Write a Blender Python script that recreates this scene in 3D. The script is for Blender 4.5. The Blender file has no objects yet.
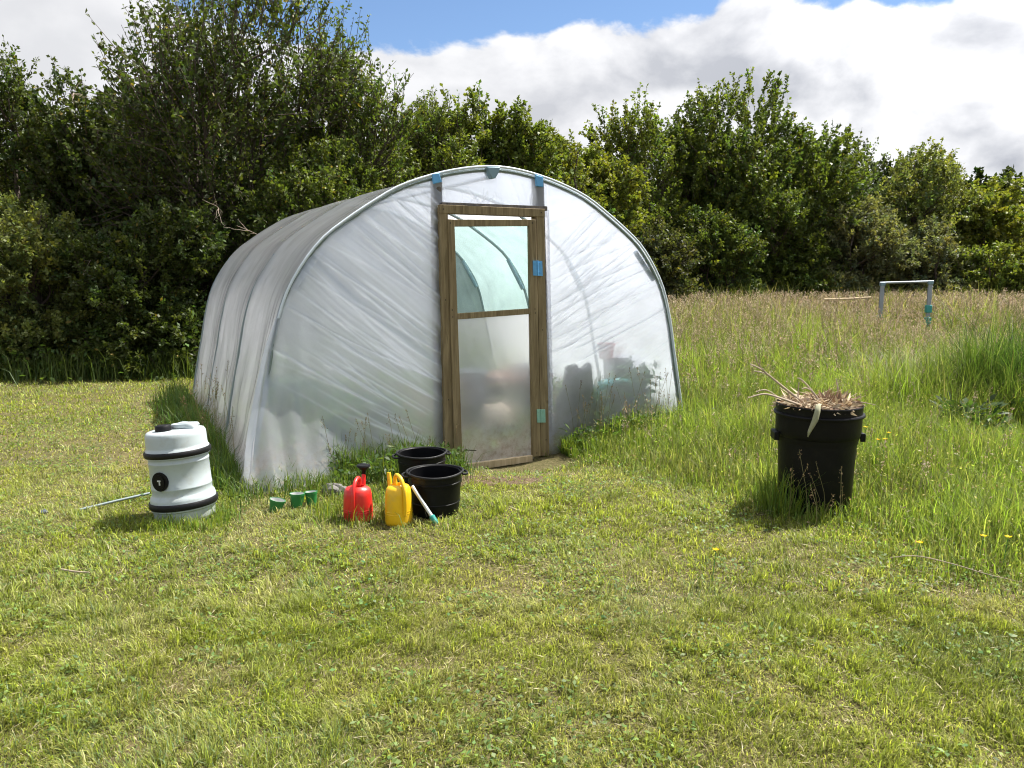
import bpy, math, random
import numpy as np
from mathutils import Vector, Matrix

R = math.radians
rng = np.random.default_rng(7)
random.seed(7)
S = bpy.context.scene
COL = S.collection

# ------------------------------------------------------------------ camera numbers
F = 770.0; PITCH = R(8.4); EYE = 1.6
def ray(px, py):
    a = (px-512)/F; b = -(py-384)/F
    return np.array([a, math.cos(PITCH)+b*math.sin(PITCH), -math.sin(PITCH)+b*math.cos(PITCH)])
def gp(px, py, z=0.0):
    d = ray(px, py); t = (z-EYE)/d[2]
    return d[0]*t, d[1]*t
def at(px, py, y):
    d = ray(px, py); t = y/d[1]
    return d[0]*t, y, EYE+d[2]*t

# ------------------------------------------------------------------ numeric noise
def _hash(ix, iy, seed):
    h = (ix.astype(np.int64)*374761393 + iy.astype(np.int64)*668265263 + seed*974634777) & 0x7fffffff
    h = ((h ^ (h >> 13))*1274126177) & 0x7fffffff
    h = h ^ (h >> 16)
    return (h & 0xffff)/65535.0
def vnoise(x, y, seed=0):
    x = np.asarray(x, float); y = np.asarray(y, float)
    ix = np.floor(x).astype(np.int64); iy = np.floor(y).astype(np.int64)
    fx = x-ix; fy = y-iy
    fx = fx*fx*fx*(fx*(fx*6-15)+10); fy = fy*fy*fy*(fy*(fy*6-15)+10)
    a = _hash(ix, iy, seed); b = _hash(ix+1, iy, seed); c = _hash(ix, iy+1, seed); d = _hash(ix+1, iy+1, seed)
    return (a*(1-fx)+b*fx)*(1-fy)+(c*(1-fx)+d*fx)*fy
def fbm(x, y, seed=0, o=4):
    s = 0; a = .5; t = 0
    for k in range(o):
        s = s+a*vnoise(x*2**k, y*2**k, seed+k*17); t += a; a *= .5
    return s/t
def sstep(a, b, x):
    t = np.clip((x-a)/(b-a), 0, 1); return t*t*(3-2*t)

# ------------------------------------------------------------------ tunnel frame of reference
YAW = R(28); LX, LY = gp(252, 478); W = 4.28; LEN = 4.25
EX = np.array([math.cos(YAW), math.sin(YAW)]); EY = np.array([-math.sin(YAW), math.cos(YAW)])
def to_local(x, y):
    dx = np.asarray(x)-LX; dy = np.asarray(y)-LY
    return dx*EX[0]+dy*EX[1], dx*EY[0]+dy*EY[1]
def to_world(lx, ly):
    return LX+lx*EX[0]+ly*EY[0], LY+lx*EX[1]+ly*EY[1]
def front(px, py, ly=0.0):
    """pixel -> (x, z) on the plane ly of the tunnel"""
    d = ray(px, py); n = -EY
    ox, oy = to_world(0, ly)
    t = (n[0]*ox+n[1]*oy)/(n[0]*d[0]+n[1]*d[1])
    lx, _ = to_local(d[0]*t, d[1]*t)
    return float(lx), float(EYE+d[2]*t)
PROF = [(0,0),(.063,.375),(.15,.78),(.216,1.107),(.33,1.46),(.565,1.80),(.79,1.985),(1.04,2.15),(1.29,2.29),(1.706,2.42),(2.14,2.476)]
px_ = np.array([p[0] for p in PROF]); pz_ = np.array([p[1] for p in PROF])
def _smooth_profile():
    pts = list(PROF)+[(W-a, b) for a, b in PROF[-2::-1]]
    P = np.array(pts); n = len(P)
    out = []
    for i in range(n-1):
        p0 = P[max(i-1,0)]; p1 = P[i]; p2 = P[i+1]; p3 = P[min(i+2,n-1)]
        for k in range(10):
            t = k/10
            out.append(.5*((2*p1)+(-p0+p2)*t+(2*p0-5*p1+4*p2-p3)*t*t+(-p0+3*p1-3*p2+p3)*t**3))
    out.append(P[-1]); out = np.array(out)
    for _ in range(6):
        out[1:-1] = out[1:-1]*.5+(out[:-2]+out[2:])*.25
    d = np.r_[0, np.cumsum(np.linalg.norm(np.diff(out, axis=0), axis=1))]
    m = 141; s = np.linspace(0, d[-1], m)
    return np.c_[np.interp(s, d, out[:,0]), np.interp(s, d, out[:,1])], d[-1]
ARC, ARCLEN = _smooth_profile()
def ztop(x):
    return np.interp(x, ARC[:,0], ARC[:,1])

DOORX, DOORY = to_world(2.2, -.15)
def gz(x, y):
    x = np.asarray(x, float); y = np.asarray(y, float)
    z = -.165*np.exp(-(((x-DOORX)/.9)**2+((y-DOORY)/.75)**2))
    z = z+.05*(fbm(x*.35+3, y*.35+9, 5, 3)-.5)*sstep(3, 7, np.hypot(x, y))
    return z

# ------------------------------------------------------------------ materials
def newmat(name):
    m = bpy.data.materials.new(name); m.use_nodes = True
    nt = m.node_tree; nt.nodes.clear()
    out = nt.nodes.new('ShaderNodeOutputMaterial')
    return m, nt, out
def N(nt, t, **kw):
    n = nt.nodes.new(t)
    for k, v in kw.items():
        if k.startswith('i_'):
            key = k[2:]
            key = int(key) if key.isdigit() else key.replace('_', ' ')
            n.inputs[key].default_value = v
        else: setattr(n, k, v)
    return n
def lk(nt, a, b): nt.links.new(a, b)
def rgba(c): return (c[0], c[1], c[2], 1)

def mat_plain(name, col, rough=.5, var=.12, scale=8.0, bump=.0, bscale=60., metal=0., spec=.5, dirt=None, dirt_amt=.0, coat=0):
    m, nt, out = newmat(name)
    b = N(nt, 'ShaderNodeBsdfPrincipled', i_Roughness=rough, i_Metallic=metal)
    b.inputs['Specular IOR Level'].default_value = spec
    tc = N(nt, 'ShaderNodeTexCoord')
    nz = N(nt, 'ShaderNodeTexNoise', i_Scale=scale, i_Detail=6., i_Roughness=.6)
    lk(nt, tc.outputs['Object'], nz.inputs['Vector'])
    mx = N(nt, 'ShaderNodeMix', data_type='RGBA')
    lo = tuple(c*(1-var) for c in col); hi = tuple(min(1, c*(1+var)) for c in col)
    mx.inputs[6].default_value = rgba(lo); mx.inputs[7].default_value = rgba(hi)
    lk(nt, nz.outputs['Fac'], mx.inputs[0])
    src = mx.outputs[2]
    if dirt:
        n2 = N(nt, 'ShaderNodeTexNoise', i_Scale=scale*1.7, i_Detail=8., i_Roughness=.7)
        lk(nt, tc.outputs['Object'], n2.inputs['Vector'])
        mr = N(nt, 'ShaderNodeMapRange', i_1=.5, i_2=.75, i_3=0., i_4=dirt_amt)
        lk(nt, n2.outputs['Fac'], mr.inputs[0])
        m2 = N(nt, 'ShaderNodeMix', data_type='RGBA'); m2.inputs[7].default_value = rgba(dirt)
        lk(nt, mr.outputs[0], m2.inputs[0]); lk(nt, src, m2.inputs[6]); src = m2.outputs[2]
    lk(nt, src, b.inputs['Base Color'])
    mr2 = N(nt, 'ShaderNodeMapRange', i_3=max(.02, rough-.1), i_4=min(1, rough+.12))
    lk(nt, nz.outputs['Fac'], mr2.inputs[0]); lk(nt, mr2.outputs[0], b.inputs['Roughness'])
    if bump:
        n3 = N(nt, 'ShaderNodeTexNoise', i_Scale=bscale, i_Detail=4.)
        lk(nt, tc.outputs['Object'], n3.inputs['Vector'])
        bp = N(nt, 'ShaderNodeBump', i_Strength=bump, i_Distance=.01)
        lk(nt, n3.outputs['Fac'], bp.inputs['Height']); lk(nt, bp.outputs[0], b.inputs['Normal'])
    lk(nt, b.outputs[0], out.inputs['Surface'])
    return m

def mat_leaf(name, trans=.35, rough=.42, tcol=(1.25, 1.3, .55), spec=.5):
    """leaf / blade material: colour from the attribute 'tint', front gloss and light through the blade"""
    m, nt, out = newmat(name)
    at_ = N(nt, 'ShaderNodeAttribute', attribute_name='tint')
    b = N(nt, 'ShaderNodeBsdfPrincipled', i_Roughness=rough)
    b.inputs['Specular IOR Level'].default_value = spec
    lk(nt, at_.outputs['Color'], b.inputs['Base Color'])
    ml = N(nt, 'ShaderNodeMix', data_type='RGBA', blend_type='MULTIPLY'); ml.inputs[0].default_value = 1
    ml.inputs[7].default_value = rgba(tcol)
    lk(nt, at_.outputs['Color'], ml.inputs[6])
    t = N(nt, 'ShaderNodeBsdfTranslucent'); lk(nt, ml.outputs[2], t.inputs['Color'])
    mx = N(nt, 'ShaderNodeMixShader', i_0=trans)
    lk(nt, b.outputs[0], mx.inputs[1]); lk(nt, t.outputs[0], mx.inputs[2])
    lk(nt, mx.outputs[0], out.inputs['Surface'])
    return m

def mat_film(name, tint=(.90, .95, 1.0), clear=.32, blur=.21, milk=.50, rough=.5, ior=1.16, gl=1.0, foldk=.42):
    m, nt, out = newmat(name)
    tc = N(nt, 'ShaderNodeTexCoord')
    nz = N(nt, 'ShaderNodeTexNoise', i_Scale=3.0, i_Detail=6., i_Roughness=.6)
    lk(nt, tc.outputs['Object'], nz.inputs['Vector'])
    tr = N(nt, 'ShaderNodeBsdfTransparent'); tr.inputs[0].default_value = rgba(tint)
    rf = N(nt, 'ShaderNodeBsdfRefraction', i_Roughness=rough, i_IOR=ior); rf.inputs[0].default_value = rgba(tint)
    tl = N(nt, 'ShaderNodeBsdfTranslucent'); tl.inputs[0].default_value = rgba((.98*tint[0], .98*tint[1], .98*tint[2]))
    df = N(nt, 'ShaderNodeBsdfDiffuse'); df.inputs[0].default_value = rgba((.92*tint[0], .92*tint[1], .92*tint[2]))
    g = N(nt, 'ShaderNodeBsdfGlossy', i_Roughness=.17)
    m1 = N(nt, 'ShaderNodeMixShader', i_0=.25); lk(nt, tl.outputs[0], m1.inputs[1]); lk(nt, df.outputs[0], m1.inputs[2])
    m2 = N(nt, 'ShaderNodeMixShader', i_0=blur/(blur+clear)); lk(nt, tr.outputs[0], m2.inputs[1]); lk(nt, rf.outputs[0], m2.inputs[2])
    mr = N(nt, 'ShaderNodeMapRange', i_1=.3, i_2=.7, i_3=max(0, milk-.08), i_4=milk+.08)
    lk(nt, nz.outputs['Fac'], mr.inputs[0])
    fa = N(nt, 'ShaderNodeAttribute', attribute_name='tint')     # red: how many layers of film are folded together here
    fs = N(nt, 'ShaderNodeSeparateColor'); lk(nt, fa.outputs['Color'], fs.inputs[0])
    fm = N(nt, 'ShaderNodeMath', operation='MULTIPLY_ADD', i_1=foldk, use_clamp=True); lk(nt, fs.outputs[0], fm.inputs[0]); lk(nt, mr.outputs[0], fm.inputs[2])
    fg = N(nt, 'ShaderNodeMath', operation='MULTIPLY_ADD', i_1=-.24, use_clamp=True); lk(nt, fs.outputs[1], fg.inputs[0]); lk(nt, fm.outputs[0], fg.inputs[2])
    m3 = N(nt, 'ShaderNodeMixShader'); lk(nt, fg.outputs[0], m3.inputs[0]); lk(nt, m2.outputs[0], m3.inputs[1]); lk(nt, m1.outputs[0], m3.inputs[2])
    # dried mud splashed along the foot of the sheet
    sp_ = N(nt, 'ShaderNodeSeparateXYZ'); lk(nt, tc.outputs['Object'], sp_.inputs[0])
    mz = N(nt, 'ShaderNodeMapRange', i_1=.0, i_2=.34, i_3=.62, i_4=0.); lk(nt, sp_.outputs[2], mz.inputs[0])
    ns_ = N(nt, 'ShaderNodeTexNoise', i_Scale=22., i_Detail=9., i_Roughness=.75); lk(nt, tc.outputs['Object'], ns_.inputs['Vector'])
    mn = N(nt, 'ShaderNodeMapRange', i_1=.45, i_2=.68); lk(nt, ns_.outputs['Fac'], mn.inputs[0])
    md_ = N(nt, 'ShaderNodeMath', operation='MULTIPLY'); lk(nt, mz.outputs[0], md_.inputs[0]); lk(nt, mn.outputs[0], md_.inputs[1])
    bd = N(nt, 'ShaderNodeBsdfDiffuse'); bd.inputs[0].default_value = (.24, .19, .12, 1)
    m3b = N(nt, 'ShaderNodeMixShader'); lk(nt, md_.outputs[0], m3b.inputs[0]); lk(nt, m3.outputs[0], m3b.inputs[1]); lk(nt, bd.outputs[0], m3b.inputs[2])
    # thin sheet: the same reflection from both sides
    ge = N(nt, 'ShaderNodeNewGeometry'); dp = N(nt, 'ShaderNodeVectorMath', operation='DOT_PRODUCT')
    lk(nt, ge.outputs['Normal'], dp.inputs[0]); lk(nt, ge.outputs['Incoming'], dp.inputs[1])
    ab = N(nt, 'ShaderNodeMath', operation='ABSOLUTE'); lk(nt, dp.outputs['Value'], ab.inputs[0])
    om = N(nt, 'ShaderNodeMath', operation='SUBTRACT', i_0=1.0, use_clamp=True); lk(nt, ab.outputs[0], om.inputs[1])
    pw = N(nt, 'ShaderNodeMath', operation='POWER', i_1=5.0); lk(nt, om.outputs[0], pw.inputs[0])
    mu = N(nt, 'ShaderNodeMath', operation='MULTIPLY_ADD', i_1=.8*gl, i_2=.055*gl, use_clamp=True); lk(nt, pw.outputs[0], mu.inputs[0])
    io = N(nt, 'ShaderNodeMapRange', i_3=ior, i_4=1/ior); lk(nt, ge.outputs['Backfacing'], io.inputs[0]); lk(nt, io.outputs[0], rf.inputs['IOR'])
    m4 = N(nt, 'ShaderNodeMixShader'); lk(nt, mu.outputs[0], m4.inputs[0]); lk(nt, m3b.outputs[0], m4.inputs[1]); lk(nt, g.outputs[0], m4.inputs[2])
    n3 = N(nt, 'ShaderNodeTexNoise', i_Scale=16., i_Detail=5.); lk(nt, tc.outputs['Object'], n3.inputs['Vector'])
    bp = N(nt, 'ShaderNodeBump', i_Strength=.22, i_Distance=.02); lk(nt, n3.outputs['Fac'], bp.inputs['Height'])
    for n in (df, tl, g): lk(nt, bp.outputs[0], n.inputs['Normal'])
    lk(nt, m4.outputs[0], out.inputs['Surface'])
    return m

def mat_wood(name, a, b, sc=(30, 30, 2.5), rough=.75):
    m, nt, out = newmat(name)
    tc = N(nt, 'ShaderNodeTexCoord'); mp = N(nt, 'ShaderNodeMapping'); mp.inputs['Scale'].default_value = sc
    lk(nt, tc.outputs['Object'], mp.inputs[0])
    nz = N(nt, 'ShaderNodeTexNoise', i_Scale=1.0, i_Detail=9., i_Roughness=.65, i_Distortion=.6); lk(nt, mp.outputs[0], nz.inputs['Vector'])
    cr = N(nt, 'ShaderNodeValToRGB'); cr.color_ramp.elements[0].position = .32; cr.color_ramp.elements[1].position = .7
    cr.color_ramp.elements[0].color = rgba(a); cr.color_ramp.elements[1].color = rgba(b)
    lk(nt, nz.outputs['Fac'], cr.inputs[0])
    vo = N(nt, 'ShaderNodeTexVoronoi', i_Scale=4.0); lk(nt, tc.outputs['Object'], vo.inputs['Vector'])
    kr = N(nt, 'ShaderNodeMapRange', i_1=.02, i_2=.09, i_3=.65, i_4=0.); lk(nt, vo.outputs['Distance'], kr.inputs[0])
    mx = N(nt, 'ShaderNodeMix', data_type='RGBA'); mx.inputs[7].default_value = rgba(tuple(c*.35 for c in a))
    lk(nt, kr.outputs[0], mx.inputs[0]); lk(nt, cr.outputs[0], mx.inputs[6])
    p = N(nt, 'ShaderNodeBsdfPrincipled', i_Roughness=rough); p.inputs['Specular IOR Level'].default_value = .25
    lk(nt, mx.outputs[2], p.inputs['Base Color'])
    bp = N(nt, 'ShaderNodeBump', i_Strength=.35, i_Distance=.004); lk(nt, nz.outputs['Fac'], bp.inputs['Height']); lk(nt, bp.outputs[0], p.inputs['Normal'])
    lk(nt, p.outputs[0], out.inputs['Surface'])
    return m

def mat_ground(name, c1, c2, c3):
    m, nt, out = newmat(name)
    tc = N(nt, 'ShaderNodeTexCoord')
    n1 = N(nt, 'ShaderNodeTexNoise', i_Scale=1.3, i_Detail=8., i_Roughness=.65); lk(nt, tc.outputs['Object'], n1.inputs['Vector'])
    n2 = N(nt, 'ShaderNodeTexNoise', i_Scale=45., i_Detail=6., i_Roughness=.7); lk(nt, tc.outputs['Object'], n2.inputs['Vector'])
    mr = N(nt, 'ShaderNodeMapRange', i_1=.35, i_2=.65); lk(nt, n1.outputs['Fac'], mr.inputs[0])
    a = N(nt, 'ShaderNodeMix', data_type='RGBA'); a.inputs[6].default_value = rgba(c1); a.inputs[7].default_value = rgba(c2); lk(nt, mr.outputs[0], a.inputs[0])
    mr2 = N(nt, 'ShaderNodeMapRange', i_1=.45, i_2=.7); lk(nt, n2.outputs['Fac'], mr2.inputs[0])
    b = N(nt, 'ShaderNodeMix', data_type='RGBA'); b.inputs[7].default_value = rgba(c3); lk(nt, mr2.outputs[0], b.inputs[0]); lk(nt, a.outputs[2], b.inputs[6])
    p = N(nt, 'ShaderNodeBsdfPrincipled', i_Roughness=.95); p.inputs['Specular IOR Level'].default_value = .1
    lk(nt, b.outputs[2], p.inputs['Base Color'])
    bp = N(nt, 'ShaderNodeBump', i_Strength=.8, i_Distance=.02); lk(nt, n2.outputs['Fac'], bp.inputs['Height']); lk(nt, bp.outputs[0], p.inputs['Normal'])
    lk(nt, p.outputs[0], out.inputs['Surface'])
    return m

M = dict(
    leaf=mat_leaf('leaf', .42, .52, spec=.32),
    grass=mat_leaf('grass_blade', .5, .5, (1.15, 1.2, .6), .35),
    dry=mat_leaf('dry_stem', .2, .8, (1.1, 1.0, .8), .2),
    bark=mat_plain('bark', (.075, .055, .04), .9, .4, 14, .6, 40),
    deadwood=mat_plain('dead_wood', (.36, .29, .22), .85, .3, 12, .4, 40),
    film=mat_film('polythene_film', tint=(.93, .94, .99), milk=.56),
    filmfront=mat_film('polythene_front', tint=(.87, .925, 1.0), clear=.36, blur=.24, milk=.52, gl=1.35, foldk=.6),
    filmdoor=mat_film('polythene_door', tint=(.93, .965, 1.0), clear=.13, blur=.50, milk=.28, rough=.7, ior=1.2),
    mesh=mat_film('green_shade_mesh', (.56, .76, .73), clear=.85, blur=.05, milk=.13, rough=.3, gl=.2),
    wrap=mat_plain('film_wrap', (.58, .65, .70), .3, .12, 6, .1, 30),
    hoop=mat_plain('hoop_tube', (.20, .25, .25), .45, .2, 10, .1, 60, .4),
    frame_steel=mat_plain('frame_steel', (.27, .30, .33), .5, .2, 10, .15, 60, .5),
    steel=mat_plain('galvanised_steel', (.46, .49, .52), .42, .2, 10, .15, 60, .85),
    timber=mat_wood('treated_timber', (.125, .092, .046), (.30, .235, .13)),
    timber_grey=mat_wood('weathered_timber', (.07, .062, .055), (.20, .18, .16)),
    timber_new=mat_wood('pale_timber', (.36, .27, .16), (.58, .47, .31)),
    bluetape=mat_plain('blue_tape', (.10, .34, .62), .4, .2, 20, .3, 50),
    greentape=mat_plain('green_tape', (.22, .42, .33), .45, .2, 20, .3, 50),
    clamp=mat_plain('bracket_grey', (.16, .25, .30), .5, .2, 10),
    white_pl=mat_plain('white_plastic', (.40, .455, .47), .34, .05, 5, .05, 30, dirt=(.27, .25, .18), dirt_amt=.5),
    black_pl=mat_plain('black_plastic', (.005, .005, .006), .42, .3, 9, .1, 60, spec=.16, dirt=(.03, .027, .022), dirt_amt=.2),
    black_rub=mat_plain('black_rubber', (.008, .008, .009), .5, .3, 12, .2, 60, spec=.25),
    red_pl=mat_plain('red_plastic', (.62, .022, .018), .36, .12, 6, .06, 30, dirt=(.34, .12, .08), dirt_amt=.6),
    yel_pl=mat_plain('yellow_plastic', (.78, .46, .01), .36, .1, 6, .06, 30, dirt=(.46, .30, .09), dirt_amt=.6),
    petal=mat_plain('petal', (.55, .34, .0), .6, .1, 10, spec=.1),
    green_pl=mat_plain('green_plastic', (.022, .19, .048), .4, .15, 10),
    white_in=mat_plain('pale_inside', (.55, .56, .55), .6, .1, 10),
    teal_pl=mat_plain('teal_plastic', (.03, .25, .23), .4, .15, 8),
    grey_tube=mat_plain('grey_tube', (.50, .53, .54), .4, .15, 14, .1, 50),
    hose=mat_plain('hose_grey', (.13, .17, .18), .5, .2, 14, .1, 50),
    soil=mat_ground('soil', (.065, .043, .027), (.10, .068, .044), (.17, .125, .085)),
    turf=mat_ground('turf', (.06, .06, .022), (.10, .085, .036), (.17, .135, .075)),
    stone=mat_plain('stone', (.13, .125, .115), .9, .3, 9, .6, 25),
    card=mat_plain('pale_sack', (.62, .50, .36), .8, .15, 5, .3, 12),
    terracotta=mat_plain('terracotta', (.24, .105, .075), .8, .2, 7, .3, 30),
    slate=mat_plain('dark_blue_grey', (.05, .065, .085), .6, .25, 6, .2, 20),
    sack=mat_plain('dark_sack', (.035, .045, .025), .7, .3, 8, .4, 20),
    pinkcloth=mat_plain('pink_red', (.55, .12, .10), .7, .2, 10),
)

# ------------------------------------------------------------------ object helpers
def tag(o, label=None, cat=None, group=None, kind=None):
    if label: o['label'] = label
    if cat: o['category'] = cat
    if group: o['group'] = group
    if kind: o['kind'] = kind
    return o
def empty(name, loc, rz=0, label=None, cat=None, group=None):
    o = bpy.data.objects.new(name, None); o.empty_display_size = .1
    COL.objects.link(o); o.location = loc; o.rotation_euler = (0, 0, rz)
    return tag(o, label, cat, group)
def mk(name, V, quads=None, tris=None, mat=None, parent=None, tint=None, smooth=False):
    V = np.ascontiguousarray(V, np.float32).reshape(-1, 3)
    me = bpy.data.meshes.new(name)
    q = np.zeros((0, 4), np.int32) if quads is None else np.asarray(quads, np.int32).reshape(-1, 4)
    t = np.zeros((0, 3), np.int32) if tris is None else np.asarray(tris, np.int32).reshape(-1, 3)
    nl = q.size+t.size
    me.vertices.add(len(V)); me.vertices.foreach_set('co', V.ravel())
    me.loops.add(nl); me.loops.foreach_set('vertex_index', np.r_[q.ravel(), t.ravel()].astype(np.int32))
    me.polygons.add(len(q)+len(t))
    st = np.r_[np.arange(len(q))*4, q.size+np.arange(len(t))*3].astype(np.int32)
    me.polygons.foreach_set('loop_start', st)
    if smooth: me.polygons.foreach_set('use_smooth', np.ones(len(q)+len(t), bool))
    if tint is not None:
        a = me.attributes.new('tint', 'FLOAT_COLOR', 'POINT')
        c = np.ones((len(V), 4), np.float32); c[:, :3] = tint
        a.data.foreach_set('color', c.ravel())
    me.update(calc_edges=True)
    if mat: me.materials.append(mat)
    o = bpy.data.objects.new(name, me); COL.objects.link(o)
    if parent: o.parent = parent
    return o
class MB:
    def __init__(s): s.v = []; s.f = []
    def add(s, v, f):
        b = len(s.v); s.v += [tuple(map(float, p)) for p in v]; s.f += [tuple(i+b for i in q) for q in f]; return s
    def prism(s, pts, y0, y1):
        """polygon (x,z) extruded from y0 to y1 (y0 nearer the viewer)"""
        n = len(pts)
        v = [(x, y0, z) for x, z in pts]+[(x, y1, z) for x, z in pts]
        f = [tuple(range(n)), tuple(range(2*n-1, n-1, -1))]+[(i, i+n, (i+1) % n+n, (i+1) % n) for i in range(n)]
        return s.add(v, f)
    def box(s, c, d, rz=0):
        cx, cy, cz = c; a, b, h = d[0]/2, d[1]/2, d[2]/2
        co, si = math.cos(rz), math.sin(rz)
        v = [(cx+x*co-y*si, cy+x*si+y*co, cz+z) for z in (-h, h) for x, y in ((-a, -b), (a, -b), (a, b), (-a, b))]
        return s.add(v, [(3, 2, 1, 0), (4, 5, 6, 7), (0, 1, 5, 4), (1, 2, 6, 5), (2, 3, 7, 6), (3, 0, 4, 7)])
    def lathe(s, prof, n=32, sx=1, sy=1, c=(0, 0, 0), capb=True, capt=False):
        v = []; f = []
        for r, z in prof:
            v += [(c[0]+r*sx*math.cos(2*math.pi*k/n), c[1]+r*sy*math.sin(2*math.pi*k/n), c[2]+z) for k in range(n)]
        for i in range(len(prof)-1):
            for k in range(n):
                f.append((i*n+k, i*n+(k+1) % n, (i+1)*n+(k+1) % n, (i+1)*n+k))
        if capb: f.append(tuple(range(n-1, -1, -1)))
        if capt: f.append(tuple(range((len(prof)-1)*n, len(prof)*n)))
        return s.add(v, f)
    def tube(s, pts, r, n=10, cap=True):
        P = [Vector(p) for p in pts]; rr = r if isinstance(r, (list, tuple)) else [r]*len(P)
        v = []; f = []; up = None
        for i, p in enumerate(P):
            t = (P[min(i+1, len(P)-1)]-P[max(i-1, 0)]).normalized()
            if up is None:
                up = Vector((0, 0, 1)) if abs(t.z) < .9 else Vector((1, 0, 0))
            a = (up-t*up.dot(t)).normalized(); up = a; b = t.cross(a)
            v += [tuple(p+(a*math.cos(2*math.pi*k/n)+b*math.sin(2*math.pi*k/n))*rr[i]) for k in range(n)]
        for i in range(len(P)-1):
            for k in range(n):
                f.append((i*n+k, i*n+(k+1) % n, (i+1)*n+(k+1) % n, (i+1)*n+k))
        if cap: f += [tuple(range(n-1, -1, -1)), tuple(range((len(P)-1)*n, len(P)*n))]
        return s.add(v, f)
    def build(s, name, mat, parent=None, bevel=0, smooth=True, angle=40):
        me = bpy.data.meshes.new(name); me.from_pydata(s.v, [], s.f); me.materials.append(mat)
        import bmesh
        bm = bmesh.new(); bm.from_mesh(me); bmesh.ops.recalc_face_normals(bm, faces=bm.faces); bm.to_mesh(me); bm.free()
        if smooth:
            me.polygons.foreach_set('use_smooth', np.ones(len(me.polygons), bool))
            me.set_sharp_from_angle(angle=R(angle))
        me.update()
        o = bpy.data.objects.new(name, me); COL.objects.link(o)
        if parent: o.parent = parent
        if bevel:
            b = o.modifiers.new('edge', 'BEVEL'); b.width = bevel; b.segments = 2; b.limit_method = 'ANGLE'; b.angle_limit = R(50)
        return o
def spline(pts, k=8):
    P = [Vector(p) for p in pts]; out = []
    for i in range(len(P)-1):
        p0 = P[max(i-1, 0)]; p1 = P[i]; p2 = P[i+1]; p3 = P[min(i+2, len(P)-1)]
        for j in range(k):
            t = j/k
            out.append(.5*((2*p1)+(p2-p0)*t+(2*p0-5*p1+4*p2-p3)*t*t+(3*p1-p0-3*p2+p3)*t**3))
    out.append(P[-1]); return out

# ---- big array geometry
def tubes(P, Rd, sides=3):
    """P (n,m,3), Rd (n,m) -> verts, quads"""
    n, m, _ = P.shape
    T = np.empty_like(P); T[:, 1:-1] = P[:, 2:]-P[:, :-2]; T[:, 0] = P[:, 1]-P[:, 0]; T[:, -1] = P[:, -1]-P[:, -2]
    T /= np.linalg.norm(T, axis=2, keepdims=True)+1e-9
    ref = np.where(np.abs(T[..., 2:3]) < .9, np.array([0, 0, 1.]), np.array([1., 0, 0]))
    A = np.cross(T, ref); A /= np.linalg.norm(A, axis=2, keepdims=True)+1e-9
    B = np.cross(T, A)
    ang = np.arange(sides)*2*np.pi/sides
    V = P[:, :, None, :]+Rd[:, :, None, None]*(A[:, :, None, :]*np.cos(ang)[:, None]+B[:, :, None, :]*np.sin(ang)[:, None])
    idx = np.arange(n*m*sides).reshape(n, m, sides)
    a = idx[:, :-1]; b = idx[:, 1:]
    q = np.stack([a, np.roll(a, -1, 2), np.roll(b, -1, 2), b], -1).reshape(-1, 4)
    return V.reshape(-1, 3), q
def blades(P, h, w, lean, az, col, curl=.35):
    """grass blades: 5 verts, one quad and one triangle each"""
    n = len(P)
    d = np.stack([np.cos(az), np.sin(az), np.zeros(n)], 1)
    ja = az+np.pi/2+rng.normal(0, .5, n)
    s = np.stack([np.cos(ja), np.sin(ja), np.zeros(n)], 1)*(w/2)[:, None]
    up = np.array([0, 0, 1.])
    ch = np.sqrt(np.clip(1-lean**2, .02, 1))
    m = P+d*(lean*h*curl)[:, None]+up*(h*np.minimum(.62, ch*.75))[:, None]
    t = P+d*(lean*h)[:, None]+up*(h*ch)[:, None]
    V = np.stack([P-s, P+s, m+s*.8, m-s*.8, t], 1)
    b = np.arange(n)[:, None]*5
    C = np.repeat(col[:, None, :], 5, 1).copy()
    return V.reshape(-1, 3), b+np.array([0, 1, 2, 3]), b+np.array([3, 2, 4]), C.reshape(-1, 3)
def leaves(P, nrm, axis, l, w, col, fold=.18):
    """pointed leaves: 4 verts, folded along the rib, P is the leaf base"""
    n = len(P)
    axis = axis/(np.linalg.norm(axis, axis=1, keepdims=True)+1e-9)
    sd = np.cross(nrm, axis); sd /= np.linalg.norm(sd, axis=1, keepdims=True)+1e-9
    nn = np.cross(axis, sd)
    V = np.stack([P, P+axis*(l*.5)[:, None]+sd*(w*.5)[:, None]+nn*(w*fold)[:, None],
                  P+axis*l[:, None], P+axis*(l*.5)[:, None]-sd*(w*.5)[:, None]+nn*(w*fold)[:, None]], 1)
    q = np.arange(n)[:, None]*4+np.array([0, 1, 2, 3])
    return V.reshape(-1, 3), q, np.repeat(col, 4, 0)
def rdir(n):
    v = rng.normal(size=(n, 3)); return v/np.linalg.norm(v, axis=1, keepdims=True)
class Acc:
    def __init__(s): s.V = []; s.Q = []; s.T = []; s.C = []; s.n = 0
    def add(s, V, q=None, t=None, c=None):
        if q is not None: s.Q.append(np.asarray(q)+s.n)
        if t is not None: s.T.append(np.asarray(t)+s.n)
        s.V.append(V); s.n += len(V)
        s.C.append(np.broadcast_to(c, (len(V), 3)) if c is not None else np.zeros((len(V), 3)))
    def build(s, name, mat, parent=None, smooth=False):
        return mk(name, np.concatenate(s.V), np.concatenate(s.Q) if s.Q else None, np.concatenate(s.T) if s.T else None, mat, parent, np.concatenate(s.C), smooth)
def huev(n, base, v=.2, y=.15):
    """n colour variations of a base green: brightness and yellowness"""
    b = np.array(base)[None]*np.exp(rng.normal(0, v, (n, 1)))
    k = rng.normal(0, y, (n, 1))
    return np.clip(b*np.concatenate([1+k, 1+k*.35, 1-k*.5], 1), .002, .9)

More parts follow.
